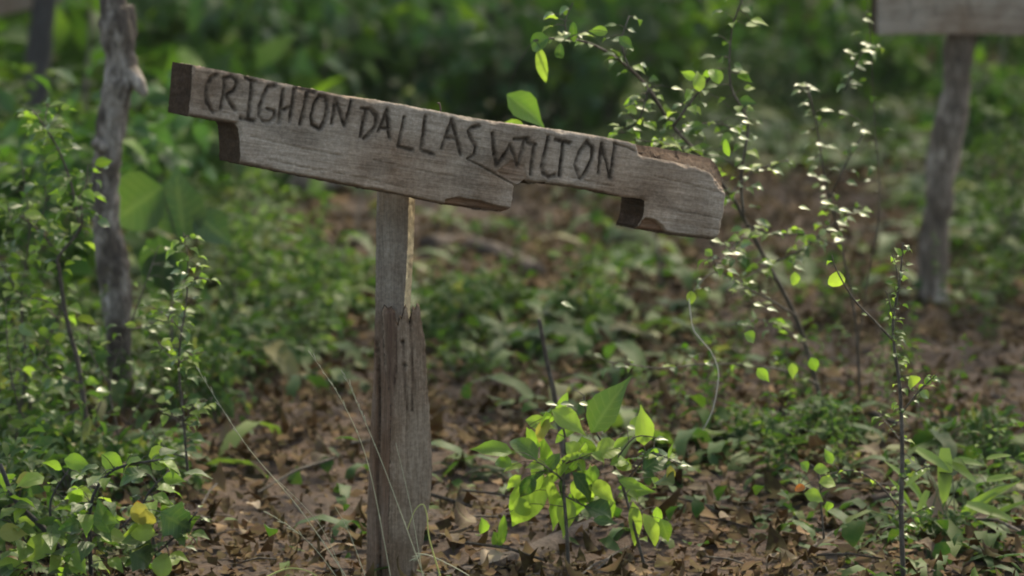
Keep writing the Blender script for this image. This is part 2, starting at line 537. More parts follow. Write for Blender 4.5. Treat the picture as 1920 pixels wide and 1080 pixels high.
# ------------------------------------------------------------------ trees
def crown_mesh(centre, rx, ry, rz, n, size, mat, org, clumps=26):
    c = rng.normal(size=(clumps, 3))
    c /= np.linalg.norm(c, axis=1, keepdims=True)
    c *= (rng.random((clumps, 1)) ** 0.4) * 0.85
    pick = rng.integers(0, clumps, n)
    p = c[pick] + rng.normal(size=(n, 3)) * 0.17
    pos = p * np.array([rx, ry, rz]) + np.array(centre) - np.array(org)
    d = rng.normal(size=(n, 3)) * np.array([1, 1, 0.6])
    up = rng.normal(size=(n, 3)) * 0.6 + np.array([0, 0, 1])
    tV, tF, _ = LOW['ovate'][0]
    sc = size * rng.uniform(0.6, 1.3, n)
    V, F = scatter(tV, tF, pos, frames(d, up), sc)
    me = big_mesh('crown', V, F, np.repeat(rng.random(n), len(tV)))
    me.materials.append(mat)
    return me
def tree(label, trunk_pts, rad, crown, bark, group=None, sides=10, rough=0.12, limbs=4, n_leaf=2200, size=0.13, freq=14):
    b = Vector(trunk_pts[0])
    root = empty('tree', b, label, 'tree', group)
    tb = Tubes()
    tb.add(trunk_pts, rad, sides, 12 if sides > 12 else 6, rough, ru(0, 9), freq)
    top = Vector(trunk_pts[-1])
    link('trunk', tb.mesh('trunk', bark, b), root)
    cx, cy, cz, rx, ry, rz = crown
    lb = Tubes()
    for k in range(limbs):
        e = Vector((cx + ru(-0.7, 0.7) * rx, cy + ru(-0.7, 0.7) * ry, cz + ru(-0.3, 0.6) * rz))
        s = top.lerp(Vector(trunk_pts[-2]), ru(0, 0.4))
        lb.add([s, s.lerp(e, 0.5) + Vector((ru(-.2, .2), ru(-.2, .2), 0.25)), e], [rad[-1] * 0.7, rad[-1] * 0.4, rad[-1] * 0.12], 6, 4)
    link('branch', lb.mesh('branch', bark, b), root)
    link('crown', crown_mesh((cx, cy, cz), rx, ry, rz, n_leaf, size, BULK['crown'], b), root)
    return root, b

# the gnarled tree at the left
TY = 7.7
tp = [(233, 790, 42), (231, 745, 42), (225, 680, 46), (221, 580, 54), (213, 500, 60), (204, 430, 54), (199, 350, 50), (202, 285, 54), (212, 205, 58), (223, 150, 64), (224, 90, 60), (217, 30, 54), (212, -60, 48), (230, -600, 44), (300, -1500, 40), (330, -2600, 34)]
tp3 = [at(x, y, TY) for x, y, _ in tp]
trad = [wd * 0.5 * px_m(TY) for _, _, wd in tp]
tree1, tb1 = tree('gnarled thin tree with lichen patched bark left of the carved board', tp3, trad,
                  (-0.55, 9.3, 4.9, 1.95, 2.2, 1.1), BARK_L, sides=24, rough=0.30, n_leaf=2400, freq=24)
for pts, rad in ((((232, 128, 0), (252, 148, -0.02), (273, 178, -0.03)), (0.026, 0.018, 0.007)), (((205, 285, 0), (188, 275, -0.03), (176, 264, -0.04)), (0.018, 0.013, 0.010)), (((225, 95, 0), (243, 60, 0.03), (240, 10, 0.03)), (0.022, 0.018, 0.012))):
    st = Tubes()
    st.add([at(x, y, TY + dy) for x, y, dy in pts], rad, 8, 4, 0.25, ru(0, 9), 40)
    link('branch_stub', st.mesh('branch_stub', BARK_L, tb1), tree1)
# the dark trunk at the top, right of centre
b = ground(1328, 128)
tree2, _ = tree('straight dark trunk at the top edge, right of the hanging leaves', [b + Vector((0, 0, -0.05)), at(1326, 60, b.y), at(1325, -100, b.y), at(1322, -500, b.y), at(1330, -900, b.y), at(1350, -1500, b.y)],
                [0.078, 0.068, 0.064, 0.056, 0.05, 0.04], (1.6, b.y - 0.5, 5.2, 2.6, 2.6, 1.3), BARK_S, n_leaf=2600)
b = ground(175, 190)
tree3, _ = tree('slender pale stemmed sapling just behind the gnarled left tree', [b + Vector((0, 0, -0.05)), at(180, 60, b.y), at(172, -60, b.y), at(160, -500, b.y), at(120, -1000, b.y)],
                [0.02, 0.018, 0.017, 0.016, 0.014], (-2.6, b.y, 4.6, 1.7, 1.7, 1.0), BARK_T, n_leaf=900)
# trees beside the clearing whose crowns shade it
for k, (x, y, cx, cy, cz, r, n) in enumerate([(4.6, 11.9, 3.3, 12.4, 6.0, 2.25, 1600), (-4.2, 12.5, -2.6, 14.0, 5.6, 2.5, 2300), (5.4, 17.0, 3.8, 18.0, 6.6, 2.6, 2300),
                                              (-5.2, 19.0, -1.8, 19.5, 6.4, 2.8, 2600), (0.0, 31, -0.3, 30, 6.8, 3.0, 2400), (8.0, 25, 7.6, 25.5, 7, 3.0, 2600), (-6, 27, -4, 27, 7, 3.2, 2600)]):
    tree('tall forest tree standing outside the picture beside the clearing', [Vector((x, y, -0.05)), Vector((x * 0.99, y, 1.5)), Vector((x * 0.96, y + 0.1, 3.2)), Vector((cx * 0.6 + x * 0.4, cy * 0.6 + y * 0.4, cz - 0.4))],
         [0.13, 0.11, 0.095, 0.06], (cx, cy, cz, r, r, r * 0.5), BARK_D, 'trees beside the clearing', n_leaf=n, size=0.15)

# ------------------------------------------------------------------ planks
def seg_dist(P, strokes):
    """distance of points (n,2) to polylines; returns min distance"""
    D = np.full(len(P), 9.0)
    for s in strokes:
        for a, b in zip(s[:-1], s[1:]):
            a = np.array(a); b = np.array(b)
            ab = b - a
            q = np.clip(((P - a) @ ab) / max(ab @ ab, 1e-12), 0, 1)
            D = np.minimum(D, np.linalg.norm(P - (a + q[:, None] * ab), axis=1))
    return D
def inside(P, poly):
    c = np.zeros(len(P), bool)
    n = len(poly)
    for i in range(n):
        x1, y1 = poly[i]; x2, y2 = poly[(i + 1) % n]
        if y1 == y2:
            continue
        k = ((y1 > P[:, 1]) != (y2 > P[:, 1])) & (P[:, 0] < (x2 - x1) * (P[:, 1] - y1) / (y2 - y1) + x1)
        c ^= k
    return c
def vnoise(P, f, seed=0.0):
    return np.array([noise.noise((p[0] * f[0], p[1] * f[1], seed)) for p in P])
def plank(name, parent, front_px, p0, n, U, t, res, mats, depth=None, back_px=None, rim=0.004, jag=0.0006, up_ok=True, side_pick=None):
    """A sawn piece of timber: its front outline lies in the plane (p0, n), it is t thick.
    Local axes: x along the grain U, y across, z out of the face."""
    n = n.normalized(); U = (U - n * U.dot(n)).normalized(); Vv = n.cross(U).normalized()
    M = Matrix((U, Vv, n)).transposed().to_4x4()
    def uv(px, py, off=0.0):
        q = on_plane(px, py, p0 - n * off, n) - (p0 - n * off)
        return (q.dot(U), q.dot(Vv))
    f = [uv(*p) for p in front_px]
    bk = list(f)
    if back_px:
        for i, p in back_px.items():
            bk[i] = uv(p[0], p[1], t)
    area = sum(f[i][0] * f[(i + 1) % len(f)][1] - f[(i + 1) % len(f)][0] * f[i][1] for i in range(len(f)))
    if area < 0:
        f = f[::-1]; bk = bk[::-1]
    of, ob, bf0, bb0, nrm, arc = [], [], [], [], [], []
    for i in range(len(f)):
        a, b_ = np.array(f[i]), np.array(f[(i + 1) % len(f)])
        c, d = np.array(bk[i]), np.array(bk[(i + 1) % len(f)])
        L = np.linalg.norm(b_ - a)
        m = max(1, int(L / res))
        nn = np.array([(b_ - a)[1], -(b_ - a)[0]]) / max(L, 1e-9)
        for k in range(m):
            s = k / m
            j = jag * (noise.noise((a[0] * 40 + s * L * 160, a[1] * 40, i * 3.7)) + 0.8 * noise.noise((s * L * 500, i * 9.1, 2)))
            if k == 0:
                j = 0
            of.append(a + (b_ - a) * s + nn * j); ob.append(c + (d - c) * s + nn * j)
            bf0.append(a + (b_ - a) * s); bb0.append(c + (d - c) * s); nrm.append(nn if k else nn * 0.0); arc.append(L * s + i * 3.1)
    of = np.array(of); ob = np.array(ob)
    lo, hi = of.min(0), of.max(0)
    gx, gy = np.meshgrid(np.arange(lo[0], hi[0], res), np.arange(lo[1], hi[1], res))
    G = np.stack([gx.ravel(), gy.ravel()], 1)
    G[:, 0] += np.where((np.arange(len(G)) // gx.shape[1]) % 2, res * 0.5, 0)
    G += rng.uniform(-0.15, 0.15, G.shape) * res
    G = G[inside(G, of)]
    loop = [[tuple(p) for p in of] + [tuple(of[0])]]
    D = seg_dist(G, loop)
    G = G[D > res * 0.55]
    nb = len(of)
    allp = [Vector(p) for p in of] + [Vector(p) for p in G]
    edges = [(i, (i + 1) % nb) for i in range(nb)]
    rv, _, rf, ov, _, _ = geometry.delaunay_2d_cdt(allp, edges, [], 1, 1e-7)
    P = np.array([tuple(v) for v in rv])
    remap = {}
    for i, o in enumerate(ov):
        for q in o:
            remap[q] = i
    D = seg_dist(P, loop)
    rr = rim * (0.35 + 1.5 * np.clip(vnoise(P, (45, 45), 4) * 0.7 + 0.45, 0, 1) ** 1.5)
    z = -0.9 * np.maximum(rr - D, 0) - 0.0008 * vnoise(P, (9, 130), 1) - 0.0006 * vnoise(P, (40, 420), 2)
    burn_dark = np.zeros(len(P)); fresh = np.zeros(len(P))
    if depth:
        dz, burn_dark, fresh = depth(P, D, uv)
        z += dz
    verts = [(p[0], p[1], zz) for p, zz in zip(P, z)]
    faces = [tuple(x) for x in rf]
    mi = [0] * len(faces)
    sm = [True] * len(faces)
    # walls
    rings = 9
    b0 = len(verts)
    for k in range(rings + 1):
        s = k / rings
        for i in range(nb):
            q = of[i] + (ob[i] - of[i]) * s
            j = 0.0
            if k not in (0, rings):
                q = bf0[i] + (bb0[i] - bf0[i]) * s - nrm[i] * (0.0006 - 0.0022 * noise.noise((arc[i] * 90, s * t * 90, 1.0)) - 0.0014 * noise.noise((arc[i] * 260, s * t * 200, 7.0)))
            zf = z[remap[i]]
            if side_pick and k not in (0, rings):
                e = of[(i + 1) % nb] - of[i]
                nw = (U * e[1] - Vv * e[0]).normalized()
                if side_pick(nw, of[i]) == 2 and len(mats) > 2 and back_px:
                    nn2 = np.array([e[1], -e[0]]) / max(np.linalg.norm(e), 1e-9)
                    q = q - nn2 * (0.0055 + 0.006 * noise.noise((q[0] * 70, k * 1.7, 3)) + 0.004 * noise.noise((q[0] * 260, k * 2.7, 5)))
            verts.append((q[0] + j, q[1] + j, zf * (1 - s) + (-t) * s))
    for k in range(rings):
        for i in range(nb):
            i2 = (i + 1) % nb
            a = b0 + k * nb + i; c = b0 + k * nb + i2
            e = of[i2] - of[i]
            nw = (U * e[1] - Vv * e[0]).normalized() if np.linalg.norm(e) > 0 else U
            faces.append((c, a, a + nb, c + nb))
            mi.append(side_pick(nw, of[i]) if side_pick else 1)
            sm.append(True)
    bf = geometry.delaunay_2d_cdt([Vector(p) for p in ob], edges, [], 1, 1e-7)
    b1 = len(verts)
    for p in bf[0]:
        verts.append((p[0], p[1], -t))
    for fc in bf[2]:
        faces.append(tuple(b1 + q for q in reversed(fc))); mi.append(0); sm.append(False)
    me = bpy.data.meshes.new(name)
    me.from_pydata(verts, [], faces)
    for m in mats:
        me.materials.append(m)
    me.polygons.foreach_set('material_index', mi)
    me.polygons.foreach_set('use_smooth', sm)
    for nm, vals in (('burn_dark', burn_dark), ('fresh', fresh)):
        a = me.attributes.new(nm, 'FLOAT', 'POINT')
        full = np.zeros(len(verts), np.float32); full[:len(P)] = vals
        a.data.foreach_set('value', full)
    me.update()
    o = link(name, me, parent)
    o.matrix_local = Matrix.Translation(p0 - base_of(parent)) @ M
    return o

# ------------------------------------------------------------------ the carved grave marker
def c1(x, y): return (290 + x / 3.273, 90 + y / 3.273)
def c2(x, y): return (820 + x / 3.31, 180 + y / 3.31)
LET = [  # letter strokes (photo pixels)
    [c1(*p) for p in ((382, 163), (350, 180), (325, 225), (313, 280), (322, 335), (342, 368), (360, 394))],
    [c1(*p) for p in ((428, 185), (430, 240), (422, 300), (404, 378))],
    [c1(*p) for p in ((425, 188), (470, 175), (500, 195), (506, 228), (485, 262), (436, 292))],
    [c1(*p) for p in ((440, 292), (468, 345), (492, 382))],
    [c1(*p) for p in ((598, 198), (590, 300), (575, 440))],
    [c1(*p) for p in ((560, 186), (612, 206))], [c1(*p) for p in ((530, 430), (608, 448))],
    [c1(*p) for p in ((738, 232), (695, 240), (668, 290), (645, 360), (640, 420), (670, 452), (708, 452), (735, 425), (737, 388), (690, 372))],
    [c1(*p) for p in ((788, 262), (778, 350), (762, 458))], [c1(*p) for p in ((856, 255), (845, 350), (828, 452))], [c1(*p) for p in ((775, 385), (840, 362))],
    [c1(*p) for p in ((876, 244), (978, 270))], [c1(*p) for p in ((936, 258), (922, 350), (892, 468))],
    [c1(*p) for p in ((1012, 296), (980, 345), (962, 415), (968, 470), (1015, 496), (1046, 440), (1060, 365), (1048, 305), (1012, 296))],
    [c1(*p) for p in ((1112, 318), (1102, 390), (1088, 460))], [c1(*p) for p in ((1112, 318), (1140, 400), (1166, 474))], [c1(*p) for p in ((1166, 474), (1190, 400), (1206, 328))],
    [c1(*p) for p in ((1300, 372), (1282, 450), (1264, 545))], [c1(*p) for p in ((1268, 372), (1325, 378), (1362, 420), (1358, 475), (1320, 525), (1285, 555))],
    [c1(*p) for p in ((1428, 380), (1405, 450), (1372, 515))], [c1(*p) for p in ((1428, 380), (1432, 460), (1440, 548))], [c1(*p) for p in ((1382, 492), (1440, 492))],
    [c1(*p) for p in ((1532, 425), (1512, 520), (1494, 602), (1578, 626))],
    [c1(*p) for p in ((1662, 425), (1650, 530), (1634, 625), (1712, 652))],
    [c2(*p) for p in ((90, 148), (62, 230), (28, 325))], [c2(*p) for p in ((90, 148), (118, 250), (148, 365))], [c2(*p) for p in ((48, 258), (116, 266))],
    [c2(*p) for p in ((258, 188), (215, 198), (192, 218), (212, 268), (240, 318), (228, 366), (194, 388))],
    [c2(*p) for p in ((343, 235), (352, 330), (368, 432))], [c2(*p) for p in ((368, 432), (415, 375), (452, 306))], [c2(*p) for p in ((452, 306), (480, 370), (500, 432))], [c2(*p) for p in ((500, 432), (522, 350), (540, 275))],
    [c2(*p) for p in ((478, 268), (560, 270))],
    [c2(*p) for p in ((604, 300), (590, 390), (578, 488))], [c2(*p) for p in ((562, 290), (612, 302))],
    [c2(*p) for p in ((688, 255), (668, 350), (648, 440), (660, 480), (692, 502), (728, 494))],
    [c2(*p) for p in ((735, 274), (822, 292))], [c2(*p) for p in ((782, 285), (772, 380), (758, 492))],
    [c2(*p) for p in ((930, 284), (882, 350), (852, 425), (872, 485), (892, 514), (928, 455), (962, 378), (964, 320), (930, 284))],
    [c2(*p) for p in ((1020, 296), (1012, 380), (1000, 474))], [c2(*p) for p in ((1020, 300), (1046, 400), (1072, 508))], [c2(*p) for p in ((1072, 508), (1088, 400), (1104, 296))],
]
FRONT = [(363, 122), (440, 137), (520, 154), (610, 172), (662, 184), (700, 187), (760, 197), (830, 210), (900, 224), (960, 233), (1040, 243), (1110, 253), (1160, 262),
         (1193, 270), (1199, 289), (1210, 294), (1258, 302), (1303, 312), (1333, 325), (1347, 336), (1361, 356),
         (1360, 380), (1357, 410), (1350, 438), (1342, 450), (1300, 446), (1252, 440), (1200, 431), (1209, 405), (1211, 378), (1205, 373),
         (1158, 369), (1149, 365), (1074, 352), (1026, 346), (1024, 341), (1001, 347), (985, 337), (972, 345), (966, 347),
         (962, 370), (957, 394), (950, 399), (902, 395), (870, 389), (838, 385), (780, 371), (708, 359), (630, 344), (565, 331), (505, 319), (452, 308),
         (451, 270), (449, 242), (443, 232), (400, 226), (355, 218)]
BACK = {13: (1155, 262), 14: (1160, 268), 15: (1168, 269), 16: (1225, 275), 17: (1285, 286), 18: (1333, 298), 19: (1344, 310), 20: (1356, 336)}
TH = R(31)
BN = Vector((math.sin(TH), -math.cos(TH), 0))
P0 = at(740, 240, 5.90)
marker = empty('grave_marker', at(735, 1095, 6.0), 'weathered grave marker with names carved into its notched sloping board', 'grave marker')
def board_depth(P, D, uv):
    strokes = [[uv(*p) for p in s] for s in LET]
    px = px_m(5.9)
    wob = np.clip(1 + 0.5 * vnoise(P, (38, 38), 7) + 0.35 * vnoise(P, (120, 120), 17), 0.45, 1.7)
    d = seg_dist(P, strokes) / wob
    hw = 5.2 * px
    z = -0.0042 * np.clip(1 - d / hw, 0, 1) ** 0.6
    nz = vnoise(P, (110, 110), 11)
    burn_dark = np.clip(1.35 - d / (hw * 0.95), 0, 1) * np.clip(0.92 + 0.5 * nz + 0.4 * vnoise(P, (30, 30), 41), 0.3, 1)
    burn_dark = np.maximum(burn_dark, 0.22 * np.clip(1.3 - d / (hw * 2.2), 0, 1))
    # burnt spots in the W
    for q, r_ in ((c2(358, 362), 5), (c2(414, 376), 6)):
        dd = np.linalg.norm(P - np.array(uv(*q)), axis=1)
        k = np.clip(1.4 - dd / (r_ * px), 0, 1)
        burn_dark = np.maximum(burn_dark, k); z -= 0.004 * k
    # the long crack
    ck = [[uv(*p) for p in ((876, 298), (905, 313), (935, 330), (966, 347))], [uv(*p) for p in (c2(1105, 298), c2(1180, 320), c2(1235, 345))]]
    dc = seg_dist(P, ck)
    k = np.clip(1 - dc / (2.6 * px), 0, 1)
    z -= 0.006 * k; burn_dark = np.maximum(burn_dark, k * 0.9)
    fine = [[uv(*p) for p in q] for q in (((470, 255), (560, 277), (640, 292)), ((600, 318), (690, 336), (760, 352)), ((1225, 330), (1290, 345), (1352, 362)), ((1270, 395), (1340, 408), (1360, 413)), ((1300, 425), (1356, 432)), ((380, 205), (430, 213)), ((560, 180), (650, 200)), ((700, 300), (800, 322), (850, 330)), ((1060, 330), (1150, 350)), ((505, 300), (600, 320)), ((860, 250), (900, 262)))]
    kf = np.clip(1 - seg_dist(P, fine) / (1.5 * px * (1 + 0.7 * vnoise(P, (50, 50), 51))), 0, 1)
    z -= 0.003 * kf; burn_dark = np.maximum(burn_dark, kf * 0.28)
    stain = np.clip(vnoise(P, (9, 24), 61) * 1.4 - 0.25, 0, 0.28)
    burn_dark = np.maximum(burn_dark, stain)
    fresh = np.zeros(len(P))
    # splintered lower edges, chips
    def zone(poly, dep, fr):
        nonlocal z
        pl = [uv(*p) for p in poly]
        ins = inside(P, pl)
        e = seg_dist(P, [pl + [pl[0]]])
        k = np.where(ins, np.clip(e / (2.5 * px), 0, 1), 0)
        z = z - k * (dep + 0.003 * vnoise(P, (30, 260), 21))
        np.maximum(fresh, k * fr, out=fresh)
    zone([(835, 374), (860, 369), (900, 376), (930, 385), (958, 390), (958, 402), (836, 388)], 0.012, 0.8)
    zone([(1211, 408), (1228, 411), (1245, 424), (1255, 442), (1196, 433)], 0.012, 0.9)
    zone([(1340, 330), (1352, 332), (1366, 352), (1362, 362), (1350, 358), (1338, 340)], 0.006, 0.3)
    zone([(930, 322), (960, 300), (985, 310), (990, 336), (968, 347)], 0.003, 0.35)
    # lower rim: underside shade and rot stain put into the colour
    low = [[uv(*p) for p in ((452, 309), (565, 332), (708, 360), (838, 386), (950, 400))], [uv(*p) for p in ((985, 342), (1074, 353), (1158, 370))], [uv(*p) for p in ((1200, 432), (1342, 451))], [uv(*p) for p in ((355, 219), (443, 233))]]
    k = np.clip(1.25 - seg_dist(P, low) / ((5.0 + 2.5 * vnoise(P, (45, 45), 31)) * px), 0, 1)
    burn_dark = np.maximum(burn_dark, k * 0.75)
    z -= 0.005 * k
    return z, burn_dark, fresh
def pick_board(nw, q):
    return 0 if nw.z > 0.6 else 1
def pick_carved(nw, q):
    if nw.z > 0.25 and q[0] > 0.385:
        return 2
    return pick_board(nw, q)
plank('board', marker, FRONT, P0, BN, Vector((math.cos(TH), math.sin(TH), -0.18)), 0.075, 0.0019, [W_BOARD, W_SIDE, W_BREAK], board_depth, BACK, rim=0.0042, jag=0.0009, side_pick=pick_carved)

# upper stake (behind the board) and the split piece that braces it
SN = Vector((-0.22, -1, 0)).normalized()
PS = at(735, 600, 6.03)
def stake_depth(P, D, uv):
    ck = [[uv(*p) for p in ((708, 640), (711, 760), (709, 900), (712, 1090))]]
    k = np.clip(1 - seg_dist(P, ck) / (3.0 * px_m(6)), 0, 1)
    return -0.012 * k - 0.001 * vnoise(P, (10, 120), 5), k * 0.9, 0.55 * np.clip((P[:, 0] + 0.02) * 12, 0, 1)
plank('stake', marker, [(707, 300), (765, 300), (766, 380), (763, 480), (757, 580), (752, 800), (748, 1130), (686, 1130), (687, 985), (693, 830), (700, 690), (703, 580), (704, 470)],
      PS, SN, Vector((0, 0, -1)), 0.045, 0.0035, [W_STAKE, W_SAWN, W_SIDE], stake_depth, None, rim=0.003, side_pick=lambda nw, q: 1 if nw.x > 0.3 else 2)
PSP = at(760, 800, 5.965)
def splint_depth(P, D, uv):
    px = px_m(6)
    z = -0.0022 * vnoise(P, (5, 150), 3) - 0.0012 * vnoise(P, (14, 420), 9)
    g = [[uv(*p) for p in ((741, 575), (744, 680), (741, 720))], [uv(*p) for p in ((768, 575), (771, 640), (775, 720), (772, 770))], [uv(*p) for p in ((757, 640), (758, 700), (763, 770))]]
    k = np.clip(1 - seg_dist(P, g) / (2.6 * px), 0, 1)
    z -= 0.006 * k
    strip = [uv(*p) for p in ((716, 574), (741, 574), (744, 720), (734, 840), (728, 900), (724, 700))]
    s = np.where(inside(P, strip), np.clip(seg_dist(P, [strip + [strip[0]]]) / (3 * px), 0, 1), 0)
    fresh = np.clip(k * 0.8 + 0.5 * s + np.clip(vnoise(P, (3, 60), 6) - 0.2, 0, 1), 0, 1)
    z -= 0.006 * s
    holes = np.zeros(len(P))
    for q in ((755, 642), (759, 685)):
        dd = np.linalg.norm((P - np.array(uv(*q))) * np.array([1, 1.2]), axis=1)
        holes = np.maximum(holes, np.clip(1.4 - dd / (4.5 * px), 0, 1))
    return z - 0.006 * holes, np.maximum(holes * 0.8, k * 0.35), fresh
plank('split_brace', marker, [(717, 586), (721, 576), (728, 583), (735, 579), (741, 588), (743, 606), (747, 612), (750, 596), (754, 601), (757, 583), (762, 575), (765, 590), (768, 610), (771, 594), (774, 579), (779, 583), (783, 573), (787, 577), (789, 600), (797, 640), (800, 700), (806, 780), (811, 876), (808, 930), (795, 1010), (778, 1085), (776, 1120), (730, 1120), (728, 1050), (731, 900), (733, 760), (722, 690)],
      PSP, Vector((0.05, -1, 0)), Vector((0, 0, -1)), 0.035, 0.0028, [W_SPLINT, W_SIDE], splint_depth, None, rim=0.005, jag=0.0014)
nb = Tubes()
nl = at(825, 212, 5.97)
nb.add([nl + Vector((0, 0, -0.03)), nl + Vector((0.001, 0, 0.008)), nl + Vector((-0.002, 0, 0.016))], [0.0016, 0.0016, 0.0014], 6, 2)
nb.add([nl + Vector((-0.002, 0, 0.0155)), nl + Vector((-0.002, 0, 0.017))], [0.0026, 0.0026], 6, 1)
link('nail', nb.mesh('nail', RUST, base_of(marker)), marker)

# ------------------------------------------------------------------ the two other markers
b = ground(1750, 575)
mk2 = empty('grave_marker', b, 'blurred grave marker with grey board on a bark covered pole, at the right edge', 'grave marker')
tb = Tubes()
PY = b.y
tb.add([at(1747, 610, PY), at(1750, 520, PY), at(1757, 400, PY), at(1775, 270, PY), at(1792, 170, PY), at(1800, 90, PY), at(1805, 30, PY)], [x * px_m(PY) for x in (30, 31, 27, 30, 26, 28, 26)], 16, 8, 0.3, 5, 20)
link('pole', tb.mesh('pole', BARK_P, b), mk2)
def far_depth(P, D, uv):
    gro = [[uv(*p) for p in ((1700, -10), (1712, 20), (1705, 40))], [uv(*p) for p in ((1755, 5), (1750, 28), (1775, 30))], [uv(*p) for p in ((1810, -8), (1822, 30))]]
    k = np.clip(1 - seg_dist(P, gro) / (4 * px_m(PY)), 0, 1)
    return -0.003 * k, k * 0.45, k * 0
plank('board', mk2, [(1645, -95), (1760, -92), (2010, -84), (2012, 70), (1900, 66), (1780, 64), (1646, 66)], at(1800, 0, PY - 0.06), Vector((0.20, -1, 0.0)), Vector((1, 0.2, 0)), 0.06, 0.006, [W_BOARD, W_SIDE], far_depth,
      side_pick=pick_board)
b = ground(62, 385)
PY = b.y
mk3 = empty('grave_marker', b, 'far blurred grave marker cut off by the top left corner', 'grave marker')
tb = Tubes()
tb.add([at(60, 400, PY), at(64, 250, PY), at(70, 150, PY), at(77, 60, PY), at(80, 0, PY), at(82, -60, PY)], [x * px_m(PY) for x in (28, 27, 25, 24, 24, 22)], 12, 6, 0.15, 8, 22)
link('pole', tb.mesh('pole', BARK_D, b), mk3)
plank('board', mk3, [(-130, -60), (60, -100), (130, -112), (120, 2), (92, 10), (0, 30), (-120, 58)], at(0, -20, PY - 0.05), Vector((0.25, -1, 0)), Vector((1, 0.25, 0.2)), 0.07, 0.008, [W_STAKE, W_SIDE], None, side_pick=pick_board)

# ------------------------------------------------------------------ background shrubs
def shrub_mesh(kind, mat, n, size, w, h, lobes=7):
    """foliage mesh of one bush, base at origin"""
    c = np.stack([rng.normal(0, w * 0.32, lobes), rng.normal(0, w * 0.32, lobes), rng.uniform(0.2, 0.95, lobes) * h], 1)
    pk = rng.integers(0, lobes, n)
    pos = c[pk] + rng.normal(size=(n, 3)) * np.array([w * 0.17, w * 0.17, h * 0.15])
    pos[:, 2] = np.abs(pos[:, 2]) + 0.02
    out = pos - np.array([0, 0, h * 0.3])
    d = out / np.linalg.norm(out, axis=1, keepdims=True) + rng.normal(size=(n, 3)) * 0.7
    d[:, 2] -= 0.25
    up = rng.normal(size=(n, 3)) * 0.55 + np.array([0, -0.25, 1])
    k = 0
    Vs, Fs, T, off = [], [], [], 0
    for vi, (tV, tF, _) in enumerate(LOW[kind]):
        sel = np.arange(n) % 2 == vi
        V, F = scatter(tV, tF, pos[sel], frames(d[sel], up[sel]), size * rng.uniform(0.55, 1.3, sel.sum()))
        Vs.append(V); Fs.append(F + off); off += len(V)
        T.append(np.repeat(np.clip(rng.beta(0.8, 1.1, sel.sum()), 0, 1), len(tV)))
    me = big_mesh('foliage', np.concatenate(Vs), np.concatenate(Fs), np.concatenate(T), True)
    me.materials.append(mat)
    tb = Tubes()
    for q in c:
        e = Vector(q)
        tb.add([Vector((ru(-.03, .03), ru(-.03, .03), -0.03)), Vector((e.x * 0.5, e.y * 0.5, e.z * 0.55)), e], [0.010, 0.007, 0.003], 5, 4)
    return me, tb.mesh('stems', BARK_T)
SHR = {
    'broad': [shrub_mesh('ovate', BULK['broad'], 240, 0.25, 0.9, 1.0), shrub_mesh('ovate', BULK['broad'], 170, 0.32, 1.0, 0.85)],
    'blue': [shrub_mesh('ovate', BULK['blue'], 380, 0.15, 0.9, 0.9), shrub_mesh('lance', BULK['blue'], 380, 0.26, 0.9, 1.0)],
    'fine': [shrub_mesh('round', BULK['fine'], 900, 0.045, 0.8, 0.8), shrub_mesh('ovate', BULK['fine'], 700, 0.06, 0.9, 0.7)],
    'herb': [shrub_mesh('ovate', BULK['fine'], 230, 0.055, 0.45, 0.28), shrub_mesh('lance', BULK['grass'], 260, 0.11, 0.45, 0.30)],
}
def stalk_mesh(n_st, h, size, kind, mat):
    tb = Tubes(); pos, d = [], []
    for k in range(n_st):
        a = Vector((ru(-.06, .06), ru(-.06, .06), -0.02)); e = a + Vector((ru(-.16, .16), ru(-.16, .16), h * ru(0.6, 1.1)))
        m = a.lerp(e, 0.5) + Vector((ru(-.04, .04), ru(-.04, .04), 0))
        ln = tb.add([a, m, e], [0.003, 0.0022, 0.001], 5, 6)
        for p in ln[2:]:
            for _ in range(3):
                th = ru(0, 6.28)
                pos.append(p + Vector((ru(-.012, .012), ru(-.012, .012), ru(-.02, .02)))); d.append((math.cos(th), math.sin(th), ru(-.4, .5)))
    n = len(pos); pos = np.array(pos); d = np.array(d)
    tV, tF, _ = LOW[kind][0]
    V, F = scatter(tV, tF, pos, frames(d, rng.normal(size=(n, 3)) * .5 + np.array([0, -.35, 1])), size * rng.uniform(.5, 1.3, n))
    me = big_mesh('foliage', V, F, np.repeat(rng.beta(1.6, 1.1, n), len(tV)), True); me.materials.append(mat)
    return me, tb.mesh('stem', BARK_T)
SHR['stalk'] = [stalk_mesh(4, 0.55, 0.045, 'ovate', BULK['fine']), stalk_mesh(5, 0.42, 0.06, 'lance', BULK['broad'])]
def side_word(px, py):
    if py > 780:
        names = ((120, 'in the lower left corner'), (330, 'under the yellowing bush'), (700, 'on the bare soil left of the post'), (1000, 'right of the post foot'), (1300, 'behind the lime seedling'), (1520, 'in front of the thin pale branch'), (1700, 'beside the upright sapling'), (9999, 'under the wide grass blades'))
    elif py > 400:
        names = ((200, 'under the crooked twiggy shrub'), (400, 'at the foot of the gnarled tree'), (560, 'under the left end of the board'), (720, 'just left of the marker post'), (950, 'just right of the marker post'), (1080, 'above the upright dead stick'), (1300, 'under the notched right end of the board'), (1650, 'under the glinting shrub'), (9999, 'right of the grey pole foot'))
    else:
        names = ((130, 'at the left edge'), (300, 'behind the gnarled left tree'), (470, 'behind the left end of the carved board'), (700, 'behind the first carved name'), (900, 'above the middle of the carved board'), (1100, 'behind the hanging leaves above the board'), (1300, 'above the broken right end of the board'),
                 (1480, 'beside the straight dark trunk'), (1650, 'behind the glinting sprays'), (1790, 'behind the grey pole'), (9999, 'right of the grey pole'))
    return next(wd for lim, wd in names if px < lim)
